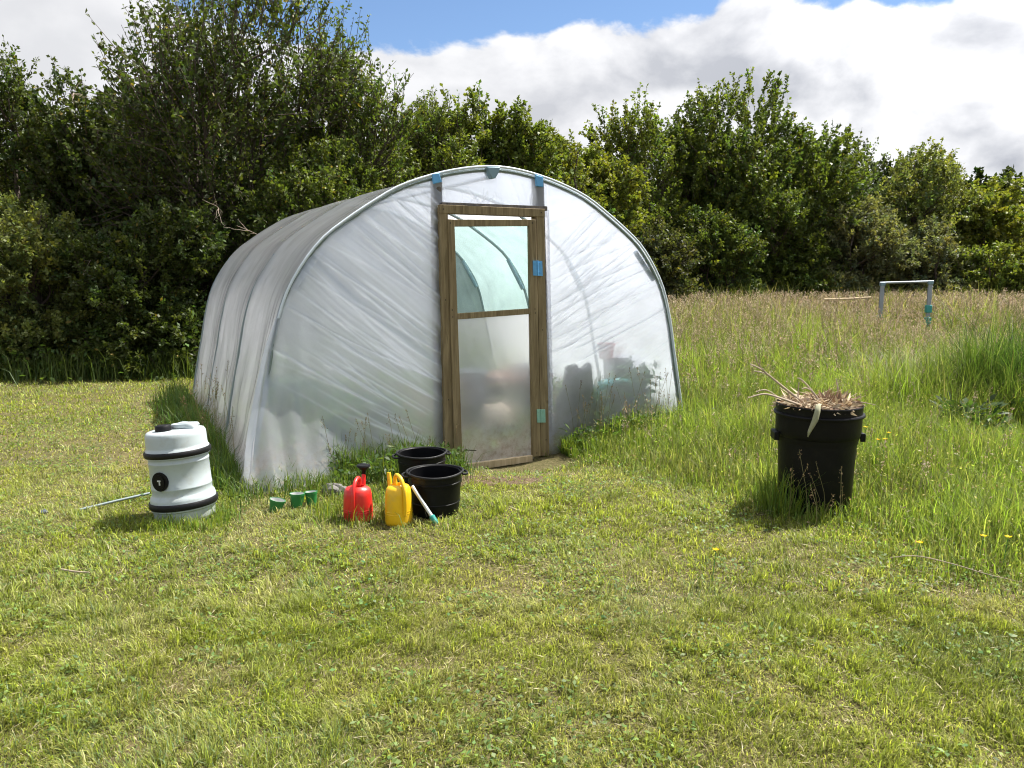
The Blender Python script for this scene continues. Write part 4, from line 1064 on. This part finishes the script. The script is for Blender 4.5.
L = rng.uniform(.1, .3, n); tp = twig_paths(P0-d*(L*.4)[:, None], d, L, 5, .15); tp[..., 2] = np.maximum(tp[..., 2], bz0+.71); v_, q_ = tubes(tp, np.linspace(.005, .002, 5)[None]*np.ones((n, 1)), 5)
A.add(v_, q_, None, np.repeat(np.array([[.52, .43, .31]])*rng.uniform(.6, 1.25, (n, 1)), 25, 0))
n = 75; a = rng.uniform(0, 6.28, n); r = .21*np.sqrt(rng.random(n)); P = np.stack([BINX+r*np.cos(a), BINY+r*np.sin(a), np.full(n, bz0+.715)], 1)
v_, q_, c_ = leaves(P, rdir(n), np.stack([np.cos(a)*.8, np.sin(a)*.8, rng.uniform(-.1, .3, n)], 1)+rdir(n)*.9*np.array([1, 1, .35]), rng.uniform(.07, .17, n), rng.uniform(.014, .032, n), np.array([[.52, .43, .30]])*rng.uniform(.55, 1.2, (n, 1)), .35); A.add(v_, q_, None, c_)
# upright tuft of torn brown leaves
n = 55; P = np.stack([BINX+.07+rng.normal(0, .035, n), BINY+rng.normal(0, .04, n), np.full(n, bz0+.72)], 1)
v_, q_, c_ = leaves(P, rdir(n)*np.array([1, 1, .2]), np.stack([rng.normal(0, .5, n), rng.normal(0, .4, n), np.ones(n)], 1), rng.uniform(.05, .13, n), rng.uniform(.008, .02, n), np.array([[.24, .16, .11]])*rng.uniform(.6, 1.5, (n, 1))); A.add(v_, q_, None, c_)
tag(A.build('dry_plant_waste', M['dry']), 'heap of dry brown stems and leaves filling the black bin', 'plant waste', kind='stuff')
def stalk(label, pts, rads, col='deadwood', cat='dry stalk', side=None):
    m = MB().tube(spline(pts, 6), [rads[0]+(rads[1]-rads[0])*i/(6*(len(pts)-1)) for i in range(6*(len(pts)-1)+1)], 8)
    o = m.build('dry_stalk', M[col])
    if side:
        for q in side: 
            mm = MB().tube(spline(q, 5), .004, 6); so = mm.build('side_shoot', M[col], o)
    return tag(o, label, cat, 'long dry stalks sticking out of the bin')
yb = BINY
def bp(px, py, dy=0): return at(px, py, yb+dy)
stalk('longest pale dry stalk rising from the bin to the upper left', [bp(806, 405, -.02), bp(782, 386, -.08), bp(762, 370, -.1), bp(750, 364, -.1)], (.009, .004), side=[[bp(782, 386, -.08), bp(766, 374, -.05), bp(754, 371, 0)], [bp(766, 373, -.1), bp(757, 362, -.14), bp(756, 356, -.16)]])
stalk('pale dry stalk lying low over the left rim of the bin', [bp(800, 405, -.1), bp(780, 398, -.18), bp(764, 394, -.22), bp(748, 398, -.25)], (.009, .003), side=[[bp(778, 397, -.18), bp(766, 390, -.2), bp(756, 392, -.2)]])
stalk('thin dry stalk standing straight up from the middle of the bin', [bp(799, 404, 0), bp(798, 395, 0), bp(799, 382, 0)], (.006, .003))
stalk('crooked dry stalk leaning right in the middle of the bin', [bp(822, 405, 0), bp(812, 391, .02), bp(802, 380, .04), bp(797, 378, .05)], (.008, .003), side=[[bp(812, 391, .02), bp(806, 388, .0), bp(802, 389, .0)]])
stalk('thin dry stalk poking out over the right rim of the bin', [bp(838, 406, -.1), bp(856, 402, -.12), bp(876, 405, -.14)], (.004, .002))
stalk('thick brownish stalk standing behind the torn leaves in the bin', [bp(836, 404, .05), bp(838, 390, .06), bp(836, 378, .08)], (.007, .003))
# hanging husk leaf over the rim
hx = [bp(821, 404, -.24), bp(818.5, 405.5, -.29), bp(817.5, 412, -.315), bp(815, 421, -.305), bp(810, 431, -.30), bp(808, 437, -.295)]
wd = [.010, .016, .018, .020, .012, .002]; v = []
for p, w_ in zip(hx, wd): v += [(p[0]-w_, p[1]+.004, p[2]), (p[0], p[1]-.006, p[2]), (p[0]+w_, p[1]+.004, p[2])]
q = [(3*i+j, 3*i+j+1, 3*i+4+j, 3*i+3+j) for i in range(5) for j in (0, 1)]
husk = mk('dry_leaf', v, q, None, M['dry'], tint=np.array([.36, .36, .24]), smooth=True)
sm = husk.modifiers.new('thick', 'SOLIDIFY'); sm.thickness = .002
tag(husk, 'long pale dry leaf hanging over the front rim of the bin', 'dry leaf')

# ---- metal frame in the meadow
fr0 = at(907, 300, 15.)
mf = empty('metal_frame', (0, 0, 0), 0, 'grey metal frame of two legs and a crossbar standing in the tall grass', 'metal frame')
xl, yl_, zt = at(882.5, 283, 15.1); xr, yr_, zt2 = at(930.5, 281.5, 15.0)
mf.location = ((xl+xr)/2, 15.05, 0); ox, oy = mf.location[0], mf.location[1]
MB().tube([(xl-ox-.05, yl_-oy, zt), (xr-ox+.06, yr_-oy, zt2)], .022, 10).build('crossbar', M['frame_steel'], mf)
for xx_, yy_, zz_ in ((xl, yl_, zt), (xr, yr_, zt2)):
    lg = MB().box((xx_-ox, yy_-oy, zz_/2-.02), (.075, .05, zz_+.02)).build('leg', M['frame_steel'], mf, .01)
    b0 = .86 if xx_ > ox else .66
    for z0_ in ((b0-.24, b0) if xx_ > ox else (b0,)):
        MB().box((xx_-ox, yy_-oy, z0_), (.115, .085, .15)).build('clamp', M['teal_pl'], lg, .012)
    MB().box((xx_-ox, yy_-oy, zz_-.02), (.095, .07, .07)).build('corner_bracket', M['clamp'], lg, .008)
w0 = at(824, 299.5, 16.5); w1 = at(871, 297.5, 16.5)
sr_ = MB().tube([w0, ((w0[0]+w1[0])/2, w0[1], (w0[2]+w1[2])/2-.01), w1], .022, 8); sr_.tube([(w0[0]+.1, w0[1], w0[2]), (w0[0]+.1, w0[1], 0)], .018, 8); sr_.tube([(w1[0]-.1, w1[1], w1[2]), (w1[0]-.1, w1[1], 0)], .018, 8)
tag(sr_.build('low_rail', M['timber_new']), 'thin pale rail just above the grass left of the metal frame', 'rail')

# ---- sticks on the lawn
def stick(label, pts, r):
    P = [gloc(a, b, dz) for a, b, dz in pts]
    tag(MB().tube(spline(P, 5), [r*(1-.5*i/(5*(len(P)-1))) for i in range(5*(len(P)-1)+1)], 7).build('stick', M['deadwood']), label, 'stick')
stick('short pale stick lying on the lawn in front of the barrel', [(62, 573, .02), (76, 576, .025), (90, 576, .02)], .006)
stick('long thin dry stem bent over the grass at the right edge', [(890, 563, .03), (915, 574, .10), (950, 582, .10), (985, 585, .06), (1022, 588, .03)], .0032)
# ---- buttercups
for k, (px, py) in enumerate(((861, 463), (873, 475), (884, 467), (880, 476), (1002, 565), (978, 560), (915, 560), (712, 575))):
    x, y, z = gloc(px, py+8); h = rng.uniform(.3, .38) if k < 4 else rng.uniform(.13, .2)
    b = empty('buttercup', (x, y, z), 0, 'small yellow buttercup flower in the grass on the right', 'flower', 'yellow buttercups in the grass')
    MB().tube([(0, 0, 0), (.01, .005, h*.6), (.012, -.005, h)], .0016, 5).build('stem', M['green_pl'], b)
    v = []; 
    m = MB()
    for j in range(5):
        a = 2*math.pi*j/5; ca, sa = math.cos(a), math.sin(a)
        m.add([(.012, -.005, h), (.012+.012*ca-.008*sa, -.005+.012*sa+.008*ca, h+.006), (.012+.019*ca, -.005+.019*sa, h+.010), (.012+.012*ca+.008*sa, -.005+.012*sa-.008*ca, h+.006)], [(0, 1, 2, 3)])
    m.build('petals', M['petal'], b)

# ---- broad weed clumps at the right bare soil
def clump(name, label, loc, n, rad, h, col, l, w, seed):
    global rng
    keep = rng; rng = np.random.default_rng(seed)
    a = rng.uniform(0, 6.28, n); r = rad*np.sqrt(rng.random(n)); t = rng.random(n)
    P = np.stack([r*np.cos(a)*.6, r*np.sin(a)*.6, h*t*.7+.02], 1)
    ax = np.stack([np.cos(a), np.sin(a), rng.uniform(.1, 1.1, n)], 1)+rdir(n)*.3
    v, q, c = leaves(P, rdir(n)*.5+np.array([0, 0, 1.]), ax, l*rng.uniform(.5, 1.2, n), w*rng.uniform(.6, 1.2, n), huev(n, col, .2, .12))
    o = mk(name, v, q, None, M['leaf'], tint=c); o.location = loc
    rng = keep
    return tag(o, label, 'plant')
clump('dock_plant', 'broad leaved green weed beside the bare soil at the right edge', gloc(990, 440), 70, .32, .22, (.08, .15, .03), .13, .05, 5)

for k, (px, py, lab) in enumerate(((965, 436, 'dark leafy weed at the left of the dark tuft beside the bare soil'), (1004, 428, 'dark leafy weed in the middle of the dark tuft at the right edge'))):
    clump('dock_plant', lab, gloc(px, py), 170, .4, .42, (.04, .075, .022), .14, .05, 20+k)
# ================================================================== INSIDE THE TUNNEL
def inside(lx, ly, dz=0):
    x, y = to_world(lx, ly); return (float(x), float(y), float(gz(x, y))+dz+.03)
def behind(px, py, ly):
    x, z = front(px, py, ly); return x, z
def leafy(label, lx, ly, h, w, col, seed, n=420, ls=.10):
    global rng
    keep = rng; rng = np.random.default_rng(seed)
    p = empty('leafy_plant', inside(lx, ly), 0, label, 'plant', 'plants growing inside the tunnel')
    st_ = twig_paths(np.zeros((4, 3)), np.array([0, 0, 1.])+rdir(4)*.25, np.full(4, h), 6, .12)
    v, q = tubes(st_, np.linspace(.008, .003, 6)[None]*np.ones((4, 1)), 5); mk('stem', v, q, None, M['leaf'], p, tint=np.array([.10, .17, .04]))
    P, _ = sample_path(st_, rng.random((4, n//4))**.7); P = P.reshape(-1, 3); P = P+rdir(len(P))*w*rng.random((len(P), 1)); P[:, 2] = np.maximum(P[:, 2], .03)
    m_ = len(P); v, q, c = leaves(P, rdir(m_)+np.array([0, 0, .8]), rdir(m_), ls*rng.uniform(.5, 1.2, m_), ls*.45*rng.uniform(.6, 1.2, m_), huev(m_, col, .2, .12))
    mk('foliage', v, q, None, M['leaf'], p, tint=c); rng = keep
leafy('leafy green plant pressed against the film in the front right corner', 3.95, .32, .5, .2, (.035, .09, .03), 1, 620)
leafy('dark green plant inside the tunnel beside the dark sack', 3.72, .35, .42, .2, (.05, .11, .03), 2)
leafy('dark leafy plant inside the film between the sack and the corner', 3.35, .3, .34, .2, (.035, .085, .028), 8)
leafy('dark green plant low against the right side film near the front', 4.05, .7, .5, .2, (.035, .085, .03), 9)
leafy('low light green plant inside the left front of the tunnel', .75, .35, .35, .25, (.12, .20, .05), 3)
leafy('light green plant inside the tunnel halfway to the door on the left', 1.25, .6, .45, .28, (.11, .19, .05), 4)
leafy('light green plant deeper along the left wall of the tunnel', .6, 1.3, .55, .28, (.11, .19, .05), 5)
leafy('green plant in the left bed near the middle of the tunnel', .7, 2.4, .6, .3, (.10, .17, .05), 6)
leafy('green plant in the right bed near the back of the tunnel', 3.6, 3.6, .7, .3, (.10, .17, .05), 7)
def inside_cover():
    n = 5200; lx = rng.uniform(.1, W-.1, n); ly = rng.uniform(.08, LEN-.1, n); k = (np.abs(lx-2.2) > .3*rng.random(n)) | (ly < .5); lx, ly = lx[k], ly[k]; n = len(lx)
    x, y = to_world(lx, ly); P = np.stack([x, y, gz(x, y)+rng.uniform(.06, .24, n)], 1)
    v, q, c = leaves(P, rdir(n)+np.array([0, 0, .9]), rdir(n), rng.uniform(.04, .10, n), rng.uniform(.02, .05, n), huev(n, (.13, .22, .06), .2, .15))
    tag(mk('ground_cover', v, q, None, M['leaf'], tint=c), kind='stuff')
inside_cover()
# dark sack (slumped, torn open top)
x0, z0_ = behind(573, 446, .14); _, zt = behind(580, 374, .14)
sk = MB(); n = 26
hh_ = zt+.02
prof = [(0, 0), (.16, 0), (.185, .05), (.18, .2), (.165, .34), (.15, .45), (.125, hh_)]
sk.lathe(prof, n, sx=1, sy=.55, capb=False)
sv = []
for i, p in enumerate(sk.v):
    k = .018*math.sin(p[2]*23+p[0]*19)+.012*math.sin(math.atan2(p[1], p[0])*5)
    zz = p[2]+(.03*math.sin(math.atan2(p[1], p[0])*4) if i >= len(sk.v)-n else 0)
    sv.append((p[0]+k+p[2]*.14, p[1]+k*.5, zz))
sk.v = sv; so = sk.build('sack', M['sack']); so.location = inside(x0-.03, .17, -.02); so.rotation_euler = (0, 0, YAW); so.scale = (1.25, 1.0, 1.12)
tag(so, 'dark upright open sack leaning inside the film right of the door', 'sack')
# teal bundle inside
x1, z1 = behind(622, 399, .24)
tz_ = max(.12, z1-.17)
tl_ = empty('hose_coil', inside(x1, .38, tz_), YAW, 'thick teal hose coil seen blurred through the film right of the dark sack', 'hose')
pts = []
for k in range(73):
    a = 2*math.pi*k/24; r_ = .2-.012*(k/24)
    pts.append((r_*1.15*math.cos(a), .05*(k/24)-.05+.01*math.sin(3*a), .17+.13*math.sin(a)*(1-.05*(k/24))))
MB().tube(pts, .042, 10).build('coil', M['teal_pl'], tl_)
MB().tube(spline([pts[-1], (.30, .06, .10), (.33, .04, -.05)], 6), .04, 10).build('hose_end', M['teal_pl'], tl_)
# stand under it: dark tray on feet
cr_ = empty('crate', inside(x1, .45, 0), YAW, 'dark crate under the teal hose coil inside the tunnel', 'crate')
m = MB(); 
for s in (-1, 1):
    m.box((s*.2, 0, .07), (.02, .3, .12)); m.box((0, s*.14, .07), (.38, .018, .12))
m.box((0, 0, .015), (.38, .26, .02)); m.build('body', M['slate'], cr_, .004); cr_.scale = (1, 1, (tz_)/.132)
# dark chair-like stack with red cloth behind
x2, z2 = behind(622, 360, .9)
bb = empty('compost_bin', inside(x2, .9), YAW, 'dark blue grey bin standing behind the teal hose coil in the tunnel', 'bin')
MB().lathe([(0, 0), (.17, 0), (.18, .02), (.21, .62), (.225, .63), (.225, .66), (.20, .66), (.19, .5), (0, .48)], 30, capb=False).build('body', M['slate'], bb); bb.scale = (1, 1, z2/.66)
x3, z3 = behind(606, 350, .9)
rb = empty('bucket', inside(x3, .9, z2-.02), YAW, 'reddish bucket on top of the dark blue grey bin in the tunnel', 'bucket')
MB().lathe([(0, 0), (.07, 0), (.095, .15), (.10, .155), (.10, .17), (.09, .17), (.065, .02), (0, .015)], 26, capb=False).build('body', M['pinkcloth'], rb)
MB().tube(spline([(-.098, 0, .16), (-.07, -.03, .23), (0, -.04, .26), (.07, -.03, .23), (.098, 0, .16)], 5), .004, 6).build('handle', M['steel'], rb)
# potting bench seen through the door
bxc, bzt = behind(497, 381, 1.15); bzt = max(.4, bzt)
be = empty('potting_bench', inside(bxc, 1.2), YAW, 'reddish brown topped potting bench seen blurred through the door film', 'bench')
MB().box((0, 0, bzt), (1.15, .5, .07)).build('bench_top', M['terracotta'], be, .005)
for sx in (-1, 1):
    for sy in (-1, 1):
        MB().box((sx*.52, sy*.2, (bzt-.035)/2), (.07, .07, bzt-.035)).build('leg', M['timber'], be, .004)
MB().box((0, .2, .25), (.97, .03, .10)).build('stretcher', M['timber'], be, .004)
for dx, lab in ((-.36, 'dark blue grey tub under the left end of the potting bench'), (.36, 'dark blue grey tub under the right end of the potting bench')):
    q = to_world(bxc+dx, 1.1); o = empty('storage_tub', (float(q[0]), float(q[1]), float(gz(*q))+.03), YAW, lab, 'tub')
    MB().lathe([(0, 0), (.15, 0), (.16, .02), (.185, .5), (.20, .51), (.20, .53), (.18, .53), (.16, .3), (0, .28)], 28, capb=False).build('body', M['slate'], o)
    MB().lathe([(.205, .53), (.205, .545), (.15, .56), (0, .565)], 28, capb=False).build('lid', M['slate'], o)
# pale sack on a low dark box in front of the bench
pxs, pzs = behind(496, 428, .75)
sk = MB(); 
n = 24; v = []; f = []
for i in range(13):
    ph = math.pi*i/12
    for j in range(n):
        th = 2*math.pi*j/n; c_, s_ = math.cos(th), math.sin(th)
        sx_ = abs(c_)**.5*(1 if c_ > 0 else -1); sy_ = abs(s_)**.6*(1 if s_ > 0 else -1)
        rr_ = math.sin(ph)**.5; v.append((.15*rr_*sx_, .12*rr_*sy_, .13*(1-math.copysign(abs(math.cos(ph))**.7, math.cos(ph)))+.02*math.sin(3*th)*math.sin(ph)))
f = [(i*n+j, i*n+(j+1) % n, (i+1)*n+(j+1) % n, (i+1)*n+j) for i in range(12) for j in range(n)]
po = sk.add(v, f).build('compost_bag', M['card']); po.location = inside(pxs, .75, max(0, pzs-.16)); po.rotation_euler = (0, 0, YAW+.1)
lb = empty('low_box', inside(pxs, .75, 0), YAW+.1, 'dark low box under the pale beige bag behind the door film', 'box')
hb = max(.05, pzs-.17)
m = MB(); m.box((0, -.11, hb/2), (.34, .02, hb)); m.box((0, .11, hb/2), (.34, .02, hb)); m.box((-.16, 0, hb/2), (.02, .2, hb)); m.box((.16, 0, hb/2), (.02, .2, hb)); m.box((0, 0, hb-.012), (.30, .2, .02))
m.build('body', M['slate'], lb, .004)
tag(po, 'pale beige bag seen blurred through the lower door film', 'bag')

# ================================================================== CAMERA, LIGHT, SKY
cam = bpy.data.cameras.new('camera'); co = bpy.data.objects.new('camera', cam); COL.objects.link(co)
cam.sensor_width = 36; cam.lens = F/1024*36; cam.clip_end = 2000; cam.clip_start = .05
co.location = (0, 0, EYE); co.rotation_euler = (R(90)-PITCH, 0, 0)
S.camera = co
SUN_AZ = R(58)      # clockwise from +Y (view direction): sun to the right and behind the hedge
SUN_EL = R(59)
sl = bpy.data.lights.new('sun', 'SUN'); sl.energy = 4.4; sl.angle = R(.53); sl.color = (1, .95, .87)
so_ = bpy.data.objects.new('sun', sl); COL.objects.link(so_)
sd = Vector((math.sin(SUN_AZ)*math.cos(SUN_EL), math.cos(SUN_AZ)*math.cos(SUN_EL), math.sin(SUN_EL)))
so_.rotation_euler = sd.to_track_quat('Z', 'Y').to_euler(); so_.location = (20, 10, 30)

w = bpy.data.worlds.new('World'); S.world = w; w.use_nodes = True
nt = w.node_tree; nt.nodes.clear()
out = N(nt, 'ShaderNodeOutputWorld')
sky = N(nt, 'ShaderNodeTexSky', sky_type='NISHITA', sun_disc=False, sun_elevation=SUN_EL, sun_rotation=SUN_AZ, air_density=.9, dust_density=.1, ozone_density=4.0)
bg = N(nt, 'ShaderNodeBackground', i_Strength=.06); lk(nt, sky.outputs[0], bg.inputs[0])
tc = N(nt, 'ShaderNodeTexCoord'); sx_ = N(nt, 'ShaderNodeSeparateXYZ'); lk(nt, tc.outputs['Generated'], sx_.inputs[0])
def mth(op, a, b=None, clamp=False):
    n = N(nt, 'ShaderNodeMath', operation=op, use_clamp=clamp)
    for i, v in enumerate((a, b)):
        if v is None: continue
        if isinstance(v, (int, float)): n.inputs[i].default_value = v
        else: lk(nt, v, n.inputs[i])
    return n.outputs[0]
X_, Y_, Z_ = sx_.outputs
# project the direction on a cloud deck above the place
zz = mth('ADD', mth('MAXIMUM', Z_, 0.0), .16)
cv = N(nt, 'ShaderNodeCombineXYZ'); lk(nt, mth('DIVIDE', X_, zz), cv.inputs[0]); lk(nt, mth('DIVIDE', Y_, zz), cv.inputs[1])
mp = N(nt, 'ShaderNodeMapping'); mp.inputs['Location'].default_value = (3.2, 1.7, 0); mp.inputs['Scale'].default_value = (1.0, .8, 1); lk(nt, cv.outputs[0], mp.inputs[0])
n1 = N(nt, 'ShaderNodeTexNoise', i_Scale=5.2, i_Detail=11., i_Roughness=.53, i_Distortion=.15)
m1_ = N(nt, 'ShaderNodeMapping'); m1_.inputs['Scale'].default_value = (1, 1, 1.5); m1_.inputs['Location'].default_value = (2.3, .4, 1.1); lk(nt, tc.outputs['Generated'], m1_.inputs[0]); lk(nt, m1_.outputs[0], n1.inputs['Vector'])
# the same field a little higher and nearer the sun: where it is thicker there, this side of the cloud is shaded
m2_ = N(nt, 'ShaderNodeMapping'); m2_.inputs['Location'].default_value = (.02, .0, .055); lk(nt, m1_.outputs[0], m2_.inputs[0])
n2 = N(nt, 'ShaderNodeTexNoise', i_Scale=5.2, i_Detail=7., i_Roughness=.50, i_Distortion=.15); lk(nt, m2_.outputs[0], n2.inputs['Vector'])
low = N(nt, 'ShaderNodeMapRange', i_1=.235, i_2=.31, i_3=.24, i_4=-.20); lk(nt, Z_, low.inputs[0])
rt = N(nt, 'ShaderNodeMapRange', i_1=.08, i_2=.26, i_3=0., i_4=.12); lk(nt, X_, rt.inputs[0])
lf = N(nt, 'ShaderNodeMapRange', i_1=-.33, i_2=-.62, i_3=0., i_4=.08); lk(nt, X_, lf.inputs[0])
hi = N(nt, 'ShaderNodeMapRange', i_1=.34, i_2=.6, i_3=0., i_4=.34); lk(nt, Z_, hi.inputs[0])
cov = mth('ADD', mth('ADD', mth('ADD', mth('ADD', mth('SUBTRACT', n1.outputs['Fac'], .5), low.outputs[0]), rt.outputs[0]), lf.outputs[0]), hi.outputs[0])
mask = N(nt, 'ShaderNodeMapRange', i_1=.0, i_2=.07, interpolation_type='SMOOTHSTEP'); lk(nt, cov, mask.inputs[0])
dif = mth('SUBTRACT', n2.outputs['Fac'], n1.outputs['Fac'])
shade = N(nt, 'ShaderNodeMapRange', i_1=-.02, i_2=.16)
lk(nt, mth('ADD', dif, mth('ADD', mth('MULTIPLY', cov, .16), mth('MULTIPLY', rt.outputs[0], .06))), shade.inputs[0])
cc = N(nt, 'ShaderNodeMix', data_type='RGBA'); cc.inputs[6].default_value = (.97, .975, 1, 1); cc.inputs[7].default_value = (.50, .52, .575, 1); gl_ = N(nt, 'ShaderNodeMapRange', i_1=-.35, i_2=.30, i_3=.30, i_4=1.0); lk(nt, X_, gl_.inputs[0])
lk(nt, mth('MULTIPLY', shade.outputs[0], gl_.outputs[0]), cc.inputs[0])
# clouds near the sun are brighter
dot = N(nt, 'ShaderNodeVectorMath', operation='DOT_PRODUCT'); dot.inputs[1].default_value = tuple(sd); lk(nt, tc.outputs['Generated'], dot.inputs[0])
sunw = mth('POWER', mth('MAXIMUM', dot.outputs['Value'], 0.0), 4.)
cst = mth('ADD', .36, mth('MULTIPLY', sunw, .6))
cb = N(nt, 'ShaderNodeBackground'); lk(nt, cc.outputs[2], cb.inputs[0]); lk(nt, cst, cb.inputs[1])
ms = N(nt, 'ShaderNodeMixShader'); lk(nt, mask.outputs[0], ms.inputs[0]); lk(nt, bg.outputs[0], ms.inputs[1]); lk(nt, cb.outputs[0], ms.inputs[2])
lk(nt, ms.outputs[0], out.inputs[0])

S.view_settings.view_transform = 'Standard'; S.view_settings.look = 'None'
S.view_settings.exposure = 1.4; S.view_settings.gamma = 1; S.view_settings.use_curve_mapping = False
S.render.engine = 'CYCLES'
cy = S.cycles
cy.use_denoising = True; cy.filter_width = 1.1; cy.denoising_prefilter = 'ACCURATE'
try: cy.denoiser = 'OPENIMAGEDENOISE'; cy.denoising_input_passes = 'RGB_ALBEDO_NORMAL'
except Exception: pass
cy.max_bounces = 12; cy.diffuse_bounces = 6; cy.glossy_bounces = 3; cy.transmission_bounces = 8; cy.transparent_max_bounces = 16
cy.sample_clamp_indirect = 6; cy.caustics_reflective = False; cy.caustics_refractive = True; cy.blur_glossy = 1.0
cy.use_adaptive_sampling = True; cy.adaptive_threshold = .02
S.render.use_persistent_data = False
